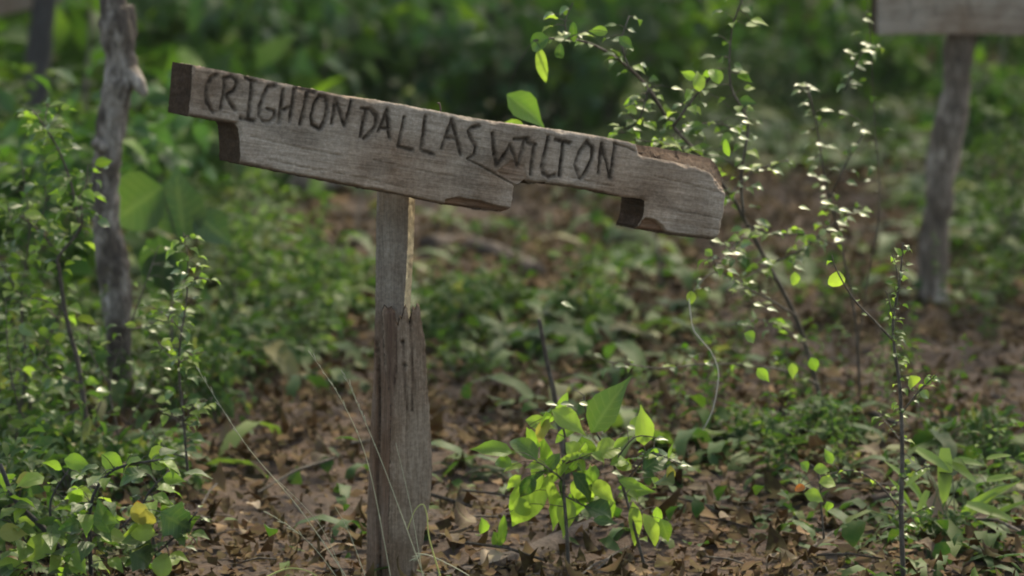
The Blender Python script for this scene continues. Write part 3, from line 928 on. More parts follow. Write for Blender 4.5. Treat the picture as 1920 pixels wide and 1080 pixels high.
def tell_apart():
    for lab, lst in seen.items():
        lst.sort(key=lambda q: q[0])
        n = len(lst)
        if n < 2:
            continue
        words = ['leftmost'] + [f'{w_} from left' for w_ in ('second', 'third', 'fourth', 'fifth', 'sixth')][:n - 2] + ['rightmost']
        for (_, o), wd in zip(lst, words):
            o['label'] = lab.replace(o['_kind'], f'{wd} {o["_kind"]}')
    for lst in seen.values():
        for _, o in lst:
            del o['_kind']
KW = {'broad': ('broad leaved green shrub', 'shrub'), 'blue': ('dull bluish green shrub', 'shrub'), 'fine': ('small leaved yellowish shrub', 'shrub'), 'herb': ('low leafy weed clump', 'weed'), 'stalk': ('thin upright leafy weed', 'weed')}
seen = {}
def shrub(kind, px, py, scale, v=None):
    p = ground(px, py)
    far = 'far off' if p.y > 15 else ('mid distance' if p.y > 10 else 'nearer')
    lab = f'{far} {KW[kind][0]} {side_word(px, py)}'
    root = empty({'herb': 'weed_clump', 'stalk': 'upright_weed'}.get(kind, 'shrub'), p, lab, KW[kind][1], {'herb': 'low weed clumps', 'stalk': 'thin upright weeds'}.get(kind, 'undergrowth shrubs'))
    root['_kind'] = KW[kind][0]
    seen.setdefault(lab, []).append((px, root))
    me, sm = SHR[kind][random.randrange(2) if v is None else v]
    f = link('foliage', me, root); s = link('stem', sm, root)
    f['kind'] = 'stuff'
    root.scale = (scale, scale, scale * ru(0.85, 1.15))
    root.rotation_euler.z = ru(0, 6.28)
    return root
# far band along the top
for px in range(-160, 2150, 150):
    shrub(random.choice(('broad', 'broad', 'blue')), px + ru(-40, 40), ru(20, 70), ru(0.9, 1.3))
for px in range(-100, 2150, 190):
    if 1230 < px < 1430:
        continue
    shrub(random.choice(('broad', 'blue', 'fine')), px + ru(-50, 50), ru(110, 165), ru(0.55, 0.8) if px < 1400 else ru(0.4, 0.55))
for px, py, k, s in ((60, 330, 'broad', .7), (330, 360, 'broad', .5), (420, 300, 'blue', .7), (560, 270, 'broad', .6), (720, 250, 'blue', .55), (860, 260, 'blue', .5),
                     (1010, 262, 'blue', .6), (1130, 255, 'broad', .55), (20, 470, 'fine', .7), (1240, 245, 'fine', .4), (1335, 72, 'fine', 1.1), (1290, 66, 'broad', 1.0), (1400, 70, 'fine', 1.0), (1430, 190, 'broad', .4), (1560, 170, 'broad', .5), (1500, 215, 'blue', .35), (1660, 185, 'broad', .5), (1620, 235, 'broad', .3), (1720, 160, 'blue', .5), (1860, 200, 'broad', .5), (1880, 260, 'fine', .45), (1400, 225, 'fine', .3), (1860, 330, 'broad', .32), (1900, 480, 'fine', .4), (30, 620, 'broad', .4), (420, 520, 'fine', .35), (110, 560, 'blue', .45)):
    shrub(k, px, py, s)
for px, py, s in ((470, 560, .9), (560, 600, .9), (640, 560, .6), (420, 700, .9), (860, 640, .7), (920, 600, .7), (1090, 620, .6),
                  (1120, 520, .6), (850, 720, .5), (1880, 560, .8), (1540, 845, .45), (60, 760, .9), (130, 920, .7), (40, 900, .8), (60, 860, 1.0), (20, 1010, .8), (300, 900, .6), (120, 1040, .7), (340, 790, .7), (90, 700, 1.2), (20, 790, 1.2), (400, 780, .7), (1400, 850, .4), (1850, 860, .5), (1780, 1010, .35)):
    shrub('herb', px, py, s * 0.5, 1 if (px > 1250 and py > 700) or random.random() < 0.35 else None)

for px, py, s in ((20, 700, 1.1), (70, 640, 1.0), (110, 780, .8), (300, 660, .5), (310, 770, .6), (30, 840, .9), (410, 620, .55), (450, 660, .8), (520, 620, .8), (590, 650, .7), (640, 620, .6), (480, 540, .8), (850, 620, .5), (950, 600, .5), (1120, 640, .45), (1850, 640, .4), (1640, 800, .5), (1450, 900, .45), (1330, 830, .5), (1880, 930, .45), (1480, 780, .5), (1590, 900, .4), (1760, 860, .5), (1230, 860, .4), (1700, 720, .45), (1550, 620, .45), (1380, 690, .45), (1800, 600, .45), (560, 520, .6), (10, 560, 1.0)):
    shrub('stalk', px, py, s * (0.7 if px < 340 else 0.85))
tell_apart()
# ------------------------------------------------------------------ ground cover and litter (uncountable)
def field(n, y0, y1, margin=0.35):
    y = np.sqrt(rng.uniform(y0 ** 2, y1 ** 2, n))
    hw = 0.1375 * y + margin
    x = rng.uniform(-1, 1, n) * hw
    return x, y
GREEN = []
for px, py, rx, ry, dn in ((480, 600, 230, 110, .75), (120, 700, 200, 300, 0.9), (1000, 640, 240, 70, .75), (1180, 500, 110, 60, .5), (1840, 420, 130, 90, 1), (1560, 860, 230, 60, .6), (1850, 900, 160, 80, .9), (1620, 960, 200, 50, .45),
                           (600, 700, 100, 40, .45), (1300, 640, 120, 60, .25), (1100, 780, 140, 40, .3), (150, 950, 180, 150, .9), (900, 200, 1100, 110, 1), (1450, 500, 120, 70, .22), (1330, 880, 90, 40, .7), (1750, 1020, 220, 70, .6), (1250, 970, 240, 70, .5), (880, 900, 100, 40, .2), (400, 420, 120, 90, .8)):
    c = ground(px, py); ex = ground(px + rx, py); e1 = ground(px, max(py - ry, -250)); e2 = ground(px, py + ry)
    GREEN.append((c.x, c.y, abs(ex.x - c.x), max((e1.y - e2.y) / 2, 0.05), dn))
def green_at(x, y):
    g = np.zeros(len(x))
    for cx, cy, rx, ry, dn in GREEN:
        q = ((x - cx) / rx) ** 2 + ((y - cy) / ry) ** 2
        g = np.maximum(g, dn * np.clip(1.35 - q, 0, 1))
    nz = np.array([noise.noise((a * 2.2, b_ * 2.2, 5.0)) for a, b_ in zip(x, y)])
    return np.clip(g + 0.35 * nz - 0.03, 0, 1)
def zs(x, y):
    return np.array([gz(a, b_) for a, b_ in zip(x, y)])
# litter
n = 74000
x, y = field(n, 5.0, 20.0)
drift = np.array([noise.noise((a * 1.4, b_ * 1.4, 12.0)) for a, b_ in zip(x, y)])
sl_c = ground(520, 930)
drift -= 0.55 * np.clip(1.2 - ((x - sl_c.x) / 0.16) ** 2 - ((y - sl_c.y) / 0.35) ** 2, 0, 1)
keep = rng.random(n) < np.clip(0.85 + 1.2 * drift, 0.3, 1)
x, y = x[keep], y[keep]
n = len(x)
pos = np.stack([x, y, zs(x, y) + rng.uniform(0.003, 0.03, n)], 1)
th = rng.uniform(0, 2 * np.pi, n)
d = np.stack([np.cos(th), np.sin(th), rng.normal(0, 0.12, n)], 1)
up = rng.normal(size=(n, 3)) * 0.24 + np.array([0, 0, 1])
flip = rng.random(n) < 0.5
up[flip] *= -1
Vs, Fs, T, off = [], [], [], 0
lit = [leaf_shape('ovate', 0.6, 0.45, 6, 1, 0.5, 0.5), leaf_shape('ovate', 0.3, 0.2, 6, 1, 0.3, -0.3), leaf_shape('lance', 0.7, 0.5, 6, 1, 0.3, 0.7), leaf_shape('ovate', 0.4, 0.2, 6, 1, 0.5, 0.5)]
for vi, (tV, tF, _) in enumerate(lit):
    sel = np.arange(n) % 4 == vi
    V, F = scatter(tV, tF, pos[sel], frames(d[sel], up[sel]), rng.gamma(2.6, 0.0115, sel.sum()).clip(0.008, 0.08))
    Vs.append(V); Fs.append(F + off); off += len(V)
    T.append(np.repeat(rng.beta(1.4, 2.2, sel.sum()), len(tV)))
me = big_mesh('leaf_litter', np.concatenate(Vs), np.concatenate(Fs), np.concatenate(T), True)
me.materials.append(BULK['litter'])
litter_me = me
# crumbled bits
n = 30000
x, y = field(n, 5.0, 11.0)
th = rng.uniform(0, 2 * np.pi, n)
tV = np.array([(-.45, 0, 0), (.35, .1, .12), (.2, 1, 0), (-.3, .8, -.1)]); tF = np.array([(0, 1, 2, 3)])
V, F = scatter(tV, tF, np.stack([x, y, zs(x, y) + rng.uniform(0, 0.02, n)], 1), frames(np.stack([np.cos(th), np.sin(th), rng.normal(0, .3, n)], 1), rng.normal(size=(n, 3)) * .5 + np.array([0, 0, 1])), rng.gamma(3, 0.0038, n))
m2 = big_mesh('leaf_crumbs', V, F, np.repeat(rng.beta(1.5, 2, n), 4)); m2.materials.append(BULK['litter'])
tag(link('leaf_crumbs', m2), 'fine crumbled leaf bits between the larger litter leaves', 'leaf litter', kind='stuff')
n = 1300
x, y = field(n, 5.0, 14.0)
th = rng.uniform(0, 2 * np.pi, n)
tV = np.array([(a * .02, t, b_ * .02 + c) for t, c in ((0, 0), (.5, .05), (1, 0)) for a, b_ in ((1, 0), (-.5, .87), (-.5, -.87))])
tF = np.array([(r_ * 3 + k, r_ * 3 + (k + 1) % 3, r_ * 3 + 3 + (k + 1) % 3, r_ * 3 + 3 + k) for r_ in range(2) for k in range(3)])
V, F = scatter(tV, tF, np.stack([x, y, zs(x, y) + rng.uniform(0.004, 0.02, n)], 1), frames(np.stack([np.cos(th), np.sin(th), rng.normal(0.06, .12, n)], 1), np.tile(np.array([[0.0, 0, 1]]), (n, 1))), rng.gamma(4, 0.02, n))
m2 = big_mesh('twigs', V, F, np.repeat(rng.random(n), 9)); m2.materials.append(BARK_T)
tag(link('twigs', m2), 'thin broken twigs strewn through the litter', 'twigs', kind='stuff')
me = litter_me
tag(link('leaf_litter', me), 'brown dry leaf litter covering the forest floor', 'leaf litter', kind='stuff')
# grass
n = 80000
x, y = field(n, 5.1, 20.0)
g = green_at(x, y)
k = rng.random(n) < g * 0.8
x, y, g = x[k], y[k], g[k]
n = len(x)
pos = np.stack([x, y, zs(x, y) - 0.004], 1)
th = rng.uniform(0, 2 * np.pi, n)
d = np.stack([np.cos(th) * 0.6, np.sin(th) * 0.6, rng.uniform(0.4, 1.3, n)], 1)
up = np.stack([-np.cos(th), -np.sin(th), np.full(n, 0.4)], 1) + rng.normal(size=(n, 3)) * 0.25
Vs, Fs, T, off = [], [], [], 0
for vi, (tV, tF, _) in enumerate([leaf_shape('blade', 0.9, 0.3, 5, 1, 0, 0.3), leaf_shape('blade', 1.5, 0.3, 5, 1, 0, -0.5)]):
    sel = np.arange(n) % 2 == vi
    V, F = scatter(tV, tF, pos[sel], frames(d[sel], up[sel]), np.where(pos[sel][:, 1] > 7, 1.5, 1.0) * rng.uniform(0.05, 0.18, sel.sum()))
    Vs.append(V); Fs.append(F + off); off += len(V)
    T.append(np.repeat(rng.random(sel.sum()), len(tV)))
me = big_mesh('grass', np.concatenate(Vs), np.concatenate(Fs), np.concatenate(T), True)
me.materials.append(BULK['grass'])
tag(link('grass', me), 'short wild grass growing in patches through the litter', 'grass', kind='stuff')
# small leafy ground cover
n = 42000
x, y = field(n, 5.1, 21.0)
g = green_at(x + 0.1, y + 0.15)
k = rng.random(n) < g * 0.32 + 0.02
x, y = x[k], y[k]
n = len(x)
pos = np.stack([x, y, zs(x, y) + rng.gamma(2.0, 0.028, n)], 1)
th = rng.uniform(0, 2 * np.pi, n)
d = np.stack([np.cos(th), np.sin(th), rng.normal(0.1, 0.35, n)], 1)
up = rng.normal(size=(n, 3)) * 0.4 + np.array([0, -0.2, 1])
Vs, Fs, T, off = [], [], [], 0
for vi, (tV, tF, _) in enumerate([LOW['ovate'][0], LOW['round'][1], LOW['lance'][0]]):
    sel = np.arange(n) % 3 == vi
    V, F = scatter(tV, tF, pos[sel], frames(d[sel], up[sel]), rng.uniform(0.015, 0.055, sel.sum()))
    Vs.append(V); Fs.append(F + off); off += len(V)
    T.append(np.repeat(rng.beta(2, 2.2, sel.sum()), len(tV)))
me = big_mesh('ground_cover', np.concatenate(Vs), np.concatenate(Fs), np.concatenate(T), True)
me.materials.append(BULK['fine'])
tag(link('ground_cover', me), 'low leafy green ground cover spread over the forest floor', 'ground cover', kind='stuff')
# far mass of undergrowth behind the shrubs
n = 9000
x = rng.uniform(-8, 8, n); y = rng.uniform(19, 27, n)
z = rng.beta(1.2, 1.6, n) * (1.2 + 0.5 * np.sin(x * 1.7 + y)) + 0.02
d = rng.normal(size=(n, 3)); d[:, 2] -= 0.3
up = rng.normal(size=(n, 3)) * 0.5 + np.array([0, -0.3, 1])
tV, tF, _ = LOW['ovate'][1]
V, F = scatter(tV, tF, np.stack([x, y, z], 1), frames(d, up), rng.uniform(0.08, 0.2, n))
me = big_mesh('undergrowth', V, F, np.repeat(rng.beta(2, 2.4, n), len(tV)), True)
me.materials.append(BULK['broad'])
tag(link('undergrowth', me), 'dense blurred green undergrowth filling the far background', 'undergrowth', kind='stuff')

for px, py, top, lean, pale in ((430, 300, -160, 30, 0), (520, 250, -200, -25, 1), (610, 200, -150, 20, 0), (745, 240, 90, -12, 1), (820, 190, -140, 14, 0), (905, 230, 120, 20, 0), (1090, 200, -120, -22, 1), (1215, 215, -90, 12, 0), (1450, 200, -120, 20, 0), (1590, 230, -60, -16, 1), (1870, 260, -80, 20, 0), (150, 380, -40, 16, 0), (400, 520, 380, 12, 1), (455, 560, 400, -10, 1), (668, 470, 330, 8, 0), (1240, 560, 330, -20, 0)):
    g = ground(px, py)
    side = side_word(px, py)
    rt = empty('thin_stem', g, f'{"pale" if pale else "dark"} thin bare stem {side}, {"leaning right" if lean > 0 else "leaning left"}', 'stem', 'thin bare stems in the undergrowth')
    tb = Tubes()
    h = py - top
    tb.add([g + Vector((0, 0, -0.02)), at(px + lean * 0.2, py - h * 0.35, g.y), at(px + lean * 1.1, py - h * 0.7, g.y + 0.1), at(px + lean, top, g.y + 0.1)], [0.011, 0.009, 0.007, 0.004] if py < 400 else [0.005, 0.0045, 0.004, 0.002], 6, 5, 0.15, px, 20)
    link('stem', tb.mesh('stem', CULM_P if pale else BARK_T, g), rt)

# ------------------------------------------------------------------ dead wood on the floor
def log(name, label, cat, pts, r0, r1, mat, rough=0.15, lift=0.6):
    P = [p + Vector((0, 0, lift * r0)) for p in pts]
    b = P[0].copy(); b.z -= r0
    root = empty(name, b, label, cat)
    tb = Tubes()
    n = len(P)
    tb.add(P, [r0 + (r1 - r0) * i / (n - 1) for i in range(n)], 10, 8, rough, ru(0, 9), 16)
    link('wood', tb.mesh('wood', mat, b), root)
    return root
log('fallen_log', 'half buried log darkened like a shadowy edge right behind the carved marker', 'log', [ground(770, 1100), ground(900, 1062), ground(1010, 1028), ground(1130, 992)], 0.034, 0.026, LOGM, lift=-0.25)  # dark log colour stands in for a shadowy edge
log('fallen_branch', 'pale crooked fallen branch lying behind the marker post', 'branch', [ground(800, 492), ground(870, 478), ground(940, 496), ground(1010, 528)], 0.03, 0.024, LOGM)
log('fallen_log', 'pale blurred log lying under the left half of the carved board', 'log', [ground(465, 362), ground(560, 362), ground(650, 352)], 0.055, 0.05, BARK_P)
log('fallen_branch', 'thin pale branch lying over grass at the foot of the glinting shrub', 'branch', [ground(1460, 822), ground(1560, 806), ground(1640, 808), ground(1700, 830)], 0.008, 0.005, BARK_T, lift=2.5)
log('fallen_branch', 'short brown stick lying flat among weeds in the lower right', 'branch', [ground(1600, 940), ground(1680, 930)], 0.010, 0.008, LOGM)
log('dead_stick', 'upright dead stick standing above the bright seedling', 'stick', [at(1064, 900, 6.75), at(1042, 755, 6.75), at(1026, 680, 6.74), at(1011, 598, 6.73)], 0.006, 0.0038, BARK_T, lift=0)

# large dry leaves one can pick out
for i in range(46):
    px, py = ru(330, 1900), ru(790, 1075)
    if 680 < px < 820: px += 160
    p = ground(px, py)
    o = bpy.data.objects.new('fallen_leaf', leaf_mesh(random.choice(('ovate', 'ovate', 'lobed', 'lance')), random.choice((1, 2, 3)), 'dry'))
    COL.objects.link(o)
    d = Vector((ru(-1, 1), ru(-1, 1), ru(-0.1, 0.35))).normalized()
    u = Vector((ru(-.3, .3), ru(-.4, .2), 1))
    if random.random() < 0.4: u = -u
    xx = d.cross(u).normalized()
    o.matrix_world = Matrix.Translation(p + Vector((0, 0, ru(0.015, 0.035)))) @ Matrix((xx, d, xx.cross(d))).transposed().to_4x4() @ Matrix.Scale(ru(0.035, 0.075), 4)
    tag(o, 'curled dry brown leaf lying loose on top of the litter', 'leaf', 'large fallen leaves')

# ------------------------------------------------------------------ plants in and near focus
SM = ['gloss', 'green', 'green', 'lime', 'lime']
# arching glinting shrub on the right
F_st = [([(1552, 800), (1520, 680), (1490, 590), (1440, 495), (1400, 420), (1370, 365), (1310, 290), (1260, 235), (1215, 165), (1170, 120), (1120, 88), (1065, 72), (1000, 76)], 10, 4, 7.3, 6.5),
        ([(1490, 590), (1440, 560), (1400, 540), (1340, 510), (1295, 552)], 5, 2, 7.0, 6.5), ([(1395, 410), (1390, 330), (1402, 230), (1370, 160), (1372, 60), (1395, -10)], 6, 3, 6.8, 6.7),
        ([(1262, 238), (1300, 185), (1345, 130)], 5, 3, 6.6, 6.55), ([(1440, 495), (1500, 470), (1560, 420), (1605, 395)], 5, 2, 6.9, 6.9), ([(1515, 650), (1460, 610), (1420, 600), (1370, 610)], 4, 2, 7.1, 6.8),
        ([(1535, 720), (1450, 690), (1330, 682), (1240, 690), (1140, 678)], 5, 2, 7.2, 6.6), ([(1370, 365), (1400, 330), (1440, 310), (1480, 300)], 4, 2, 6.75, 6.8), ([(1405, 430), (1370, 470), (1340, 500)], 4, 2, 6.85, 6.6),
        ([(1215, 165), (1200, 220), (1170, 250)], 4, 2, 6.6, 6.6), ([(1065, 72), (1060, 40), (1075, 5)], 3, 2, 6.5, 6.5), ([(1180, 128), (1165, 80), (1180, 30)], 3, 2, 6.55, 6.6), ([(1310, 290), (1260, 272), (1190, 262)], 3, 1.6, 6.65, 6.6), ([(1400, 420), (1450, 440), (1510, 440), (1570, 462)], 3, 1.6, 6.8, 6.8), ([(1440, 495), (1400, 520), (1360, 545)], 3, 1.6, 6.9, 6.8), ([(1270, 250), (1330, 230), (1400, 250)], 3, 1.6, 6.65, 6.7)]
shF, L = plant('shrub', 'tall arching shrub with small glinting leaves right of the carved board', 'shrub', F_st, 7.2)
for li, n_, sz in ((0, 44, 0.026), (1, 16, 0.022), (2, 34, 0.027), (3, 20, 0.028), (4, 34, 0.024), (5, 16, 0.026), (6, 18, 0.026), (7, 14, 0.024), (8, 30, 0.026), (9, 24, 0.028), (10, 7, 0.026), (11, 9, 0.028), (12, 24, 0.028), (13, 22, 0.026), (14, 14, 0.026), (15, 20, 0.028)):
    leaves_along(shF, L[li], n_, sz, 'ovate', SM, 0.03, 0.6, 0.3 if li == 0 else 0.1)
for q, dq, sz, kd, cl in (((1012, 88), (0.12, 0, -1), 0.066, 'lance', 'lime'), ((1030, 72), (-1, 0.1, -0.25), 0.06, 'ovate', 'green'), ((1052, 80), (-0.2, 0.1, -1), 0.05, 'lance', 'dark'), ((950, 176), (0.78, 0, -0.62), 0.094, 'ovate', 'lime'), ((985, 240), (-1, 0, 0.1), 0.05, 'ovate', 'lime'),
                          ((1312, 172), (-0.1, 0, 1), 0.042, 'ovate', 'lime'), ((1348, 158), (-0.25, 0, 1), 0.045, 'ovate', 'lime'), ((1140, 60), (-1, 0, 0.1), 0.035, 'ovate', 'lime'), ((1160, 70), (0.7, 0, -0.5), 0.035, 'ovate', 'green'), ((1295, 545), (0.1, -0.1, -1), 0.03, 'ovate', 'lime'),
                          ((1395, 625), (0.8, 0, -0.4), 0.04, 'ovate', 'lime'), ((1420, 690), (0.6, 0, -0.7), 0.035, 'ovate', 'lime'), ((1485, 680), (0.1, 0, -1), 0.032, 'ovate', 'lime'), ((1520, 670), (0.4, 0, -0.8), 0.035, 'ovate', 'lime'), ((1360, 260), (0.1, 0, -1), 0.04, 'lance', 'lime'), ((1490, 510), (0, 0, -1), 0.025, 'round', 'lime'), ((1075, 40), (0, 0, -1), 0.045, 'lance', 'green')):
    add_leaf(shF, at(q[0], q[1], 6.5), dq, (ru(-.4, .4), -1, 0.45), sz, kd, cl)
for q in ((1200, 200), (1266, 165), (1192, 240), (1386, 214), (1398, 228), (1376, 242), (1392, 258), (1505, 388), (1580, 393), (1576, 415), (1556, 430), (1546, 380), (1390, 315), (1362, 475), (1346, 500), (1372, 506), (1440, 492), (1496, 500), (1330, 682), (1160, 686), (1120, 664), (1060, 568), (1340, 450), (1420, 570), (1445, 578)):
    add_leaf(shF, at(q[0] - 8, q[1], 6.6), (1, ru(-.3, .3), ru(-.35, .05)), (ru(-.15, .15), -0.43 + ru(-.1, .1), 1), ru(0.022, 0.03), 'ovate', 'gloss', 0)
tw = Tubes()
tw.add([at(*p, 6.5) for p in ((1292, 560), (1295, 590), (1302, 622), (1332, 657), (1346, 690), (1346, 720), (1336, 770), (1318, 806))], [0.0011] * 8, 5, 2)
link('dead_twig', tw.mesh('dead_twig', DRY_T, base_of(shF)), shF)
# sprays
shG, L = plant('shrub', 'slender upright shrub with white glinting leaf sprays left of the grey pole', 'shrub',
               [([(1612, 740), (1604, 600), (1575, 450), (1548, 340), (1532, 240), (1512, 155)], 6, 2, 7.4, 6.9), ([(1606, 660), (1628, 520), (1650, 380), (1640, 230), (1634, 100), (1622, -40)], 3, 1.6, 7.4, 7.0), ([(1630, 80), (1605, 120), (1585, 170)], 3, 1.5, 7.05, 7.0), ([(1555, 370), (1590, 300), (1620, 240), (1580, 205)], 3, 1.5, 7.1, 7.0), ([(1560, 400), (1600, 390), (1620, 400)], 3, 1.5, 7.1, 7.0)], 7.4)
for li, n_ in ((0, 26), (1, 12), (2, 14), (3, 8), (4, 6)):
    leaves_along(shG, L[li], n_, 0.022, 'ovate', ['gloss', 'gloss', 'green'], 0.02, 0.85, 0.45 if li < 2 else 0.0)
for q in ((1525, 165), (1506, 160), (1546, 206), (1580, 210), (1620, 246), (1536, 270), (1560, 273), (1521, 326), (1540, 333), (1625, 36), (1620, 80), (1590, 95), (1622, 95), (1612, 124), (1600, 155)):
    add_leaf(shG, at(q[0] - 8, q[1], 7.0), (1, ru(-.3, .3), ru(-.3, .05)), (ru(-.15, .15), -0.43 + ru(-.1, .1), 1), ru(0.022, 0.03), 'ovate', 'gloss', 0)
# right sapling
YH = 5.98
shH, L = plant('sapling', 'thin upright sapling with tiny leaves standing in the lower right', 'sapling',
               [([(1694, 1085), (1690, 960), (1692, 850), (1688, 730), (1678, 660), (1675, 600), (1687, 530), (1693, 455)], 11, 3), ([(1676, 640), (1640, 602), (1600, 560), (1568, 505), (1560, 478)], 5, 2), ([(1690, 775), (1722, 735), (1758, 700)], 4, 2),
                ([(1690, 960), (1650, 910), (1600, 882), (1540, 893)], 4, 2), ([(1691, 830), (1660, 790), (1640, 770)], 3, 1.5), ([(1692, 900), (1725, 880), (1745, 875)], 3, 1.5), ([(1676, 600), (1666, 560), (1660, 545)], 3, 1.5), ([(1686, 540), (1680, 500), (1672, 475)], 3, 1.5), ([(1690, 985), (1720, 960), (1740, 950)], 3, 1.5)], YH)
for li, n_ in ((0, 60), (1, 5), (2, 9), (3, 14), (4, 9), (5, 9), (6, 3), (7, 5), (8, 9)):
    leaves_along(shH, L[li], n_, 0.014, 'ovate', SM, 0.014, 0.65, 0.1)
for q, dq, sz, cl in (((1572, 508), (-0.15, 0, -1), 0.034, 'lime'), ((1706, 705), (0.5, 0, -0.8), 0.034, 'lime'), ((1735, 722), (0.5, 0, 0.8), 0.022, 'lime'), ((1745, 712), (1, 0, 0.3), 0.02, 'lime'), ((1690, 480), (-0.5, 0, 0.9), 0.02, 'lime'), ((1724, 735), (1, -.2, -0.35), 0.028, 'gloss')):
    add_leaf(shH, at(q[0], q[1], YH - 0.01), dq, (0.3, -1, 0.4), sz, 'round' if sz > .03 else 'ovate', cl)
# left slender sapling
shB, L = plant('sapling', 'slender sapling with tiers of tiny leaves left of the marker post', 'sapling',
               [([(352, 885), (345, 800), (336, 700), (338, 640), (350, 560), (352, 490), (344, 436)], 6, 2), ([(337, 690), (310, 660), (296, 640)], 3, 1.5), ([(340, 620), (310, 590), (285, 575)], 3, 1.5), ([(337, 680), (360, 665), (385, 660)], 3, 1.5), ([(345, 790), (375, 760), (398, 745)], 3, 1.5), ([(350, 540), (370, 520), (388, 525)], 3, 1.5), ([(345, 800), (320, 780), (300, 770)], 3, 1.5), ([(350, 860), (310, 840), (280, 800)], 3, 1.5)], 6.45)
for li, n_ in ((0, 50), (1, 9), (2, 9), (3, 8), (4, 9), (5, 8), (6, 9), (7, 9)):
    leaves_along(shB, L[li], int(n_ * 1.3), 0.025, 'ovate', ['lime', 'lime', 'gloss', 'green'], 0.022, 0.6, 0.1)
# left bushy shrub
shA, L = plant('shrub', 'crooked twiggy shrub with soft green leaves near the left edge', 'shrub',
               [([(168, 860), (150, 700), (125, 600), (112, 510), (110, 482), (150, 430), (152, 385)], 12, 4, 6.85, 6.8), ([(110, 482), (80, 440), (30, 400), (-20, 380)], 6, 3), ([(150, 430), (132, 340), (100, 262), (60, 205)], 6, 3), ([(120, 580), (70, 560), (20, 570)], 5, 2), ([(152, 720), (90, 690), (40, 640)], 5, 2), ([(158, 760), (60, 800), (20, 700), (10, 560)], 5, 2), ([(100, 265), (85, 230), (90, 195)], 3, 2), ([(140, 380), (160, 350), (165, 310)], 3, 2)], 6.85)
for li, n_ in ((0, 26), (1, 30), (2, 34), (3, 18), (4, 20), (5, 30), (6, 16), (7, 12)):
    leaves_along(shA, L[li], int(n_ * 1.25), 0.032, 'ovate', ['lime', 'lime', 'gloss', 'green'], 0.035, 0.4, 0.1)
shA2, L = plant('shrub', 'tall loose pale leaved shrub rising along the left edge of the picture', 'shrub',
               [([(35, 960), (30, 820), (48, 700), (40, 560), (55, 430), (40, 300)], 7, 2, 6.9, 7.0), ([(48, 700), (90, 640), (120, 560)], 4, 2, 6.9, 6.9), ([(40, 560), (5, 500), (-20, 440)], 4, 2, 6.9, 7.0), ([(55, 440), (85, 390), (80, 330)], 3, 2, 7.0, 7.0), ([(32, 800), (-10, 740), (-30, 690)], 4, 2, 6.9, 6.8)], 6.9)
for li, n_ in ((0, 60), (1, 28), (2, 24), (3, 22), (4, 22)):
    leaves_along(shA2, L[li], n_, 0.034, 'ovate', ['lime', 'green', 'green', 'gloss'], 0.045, 0.4, 0.1)
shA3, L = plant('shrub', 'loose thin stemmed shrub growing in front of the gnarled tree', 'shrub',
               [([(215, 930), (222, 820), (205, 720), (240, 620), (270, 540), (297, 462)], 6, 2, 6.9, 7.0), ([(222, 820), (260, 760), (290, 700)], 4, 2, 6.9, 6.9), ([(205, 720), (170, 660), (165, 600)], 4, 2, 6.9, 7.0), ([(240, 620), (300, 600), (330, 560)], 3, 1.5, 6.9, 7.0), ([(215, 860), (180, 800), (190, 750)], 4, 2, 6.9, 6.8)], 6.9)
for li, n_ in ((0, 30), (1, 14), (2, 9), (3, 16), (4, 12)):
    leaves_along(shA3, L[li], n_, 0.028, 'ovate', ['lime', 'green', 'green', 'gloss'], 0.045, 0.4, 0.1)
# bottom left broad leaved bush
YC = 6.05
shC, L = plant('shrub', 'dense broad leaved bush with yellowing leaves in the lower left corner', 'shrub',
               [([(150, 1100), (125, 1050), (80, 990), (30, 940), (0, 870)], 16, 9), ([(172, 1100), (168, 1000), (175, 930), (215, 880), (300, 862)], 10, 4), ([(167, 1005), (225, 990), (252, 962)], 6, 4), ([(300, 1090), (285, 1000), (270, 940), (320, 880)], 7, 3), ([(100, 1010), (95, 940), (130, 880)], 7, 3), ([(60, 1095), (50, 1020), (20, 980)], 6, 3), ([(290, 1040), (335, 1000), (370, 960)], 5, 3), ([(20, 1095), (-20, 1000), (-30, 900)], 7, 3)], YC, mat=BARK_D)
for li, n_, sz in ((0, 12, 0.045), (1, 26, 0.042), (2, 12, 0.042), (3, 22, 0.042), (4, 16, 0.042), (5, 16, 0.05), (6, 12, 0.04), (7, 10, 0.05)):
    leaves_along(shC, L[li], int(n_ * 1.1), sz * 1.1, 'ovate', ['green', 'lime', 'lime', 'green', 'green'], 0.045, 0.4, 0.1)
for li in (1, 3, 6):
    leaves_along(shC, L[li], 16, 0.020, 'ovate', ['gloss'], 0.05, 1, 0.1)
for q, dq, sz, cl in (((30, 905), (0.8, 0, 0.2), 0.05, 'yellow'), ((190, 852), (0.8, -.1, -0.5), 0.055, 'lime'), ((120, 862), (1, -.2, -0.1), 0.05, 'lime'), ((285, 880), (0.6, 0, 0.6), 0.05, 'lime'), ((305, 895), (1, -.2, -.1), 0.04, 'lime'), ((205, 1000), (-.3, 0, 0.9), 0.062, 'green'), ((256, 940), (0.25, 0, -1), 0.055, 'yellow'),
                      ((272, 955), (0.15, 0, -1), 0.05, 'yellow'), ((258, 938), (0, 0, -1), 0.03, 'orange'), ((-5, 1000), (1, 0, 0.1), 0.055, 'yellow'), ((110, 1010), (-1, -.2, -0.4), 0.085, 'lime'), ((-10, 1070), (1, 0, 0.3), 0.06, 'lime'), ((300, 960), (0.9, 0, -0.5), 0.07, 'dark'), ((240, 1030), (0.8, 0, -.4), 0.07, 'dark'), ((300, 1085), (0.2, 0, 1), 0.06, 'lime'), ((150, 1080), (-.2, 0, 1), 0.05, 'lime')):
    add_leaf(shC, at(q[0], q[1], YC - 0.04 + ru(-.03, .03)), dq, (ru(-.3, .3), -1, 0.5), sz, 'lobed' if cl == 'dark' and sz > .065 else 'ovate', cl)
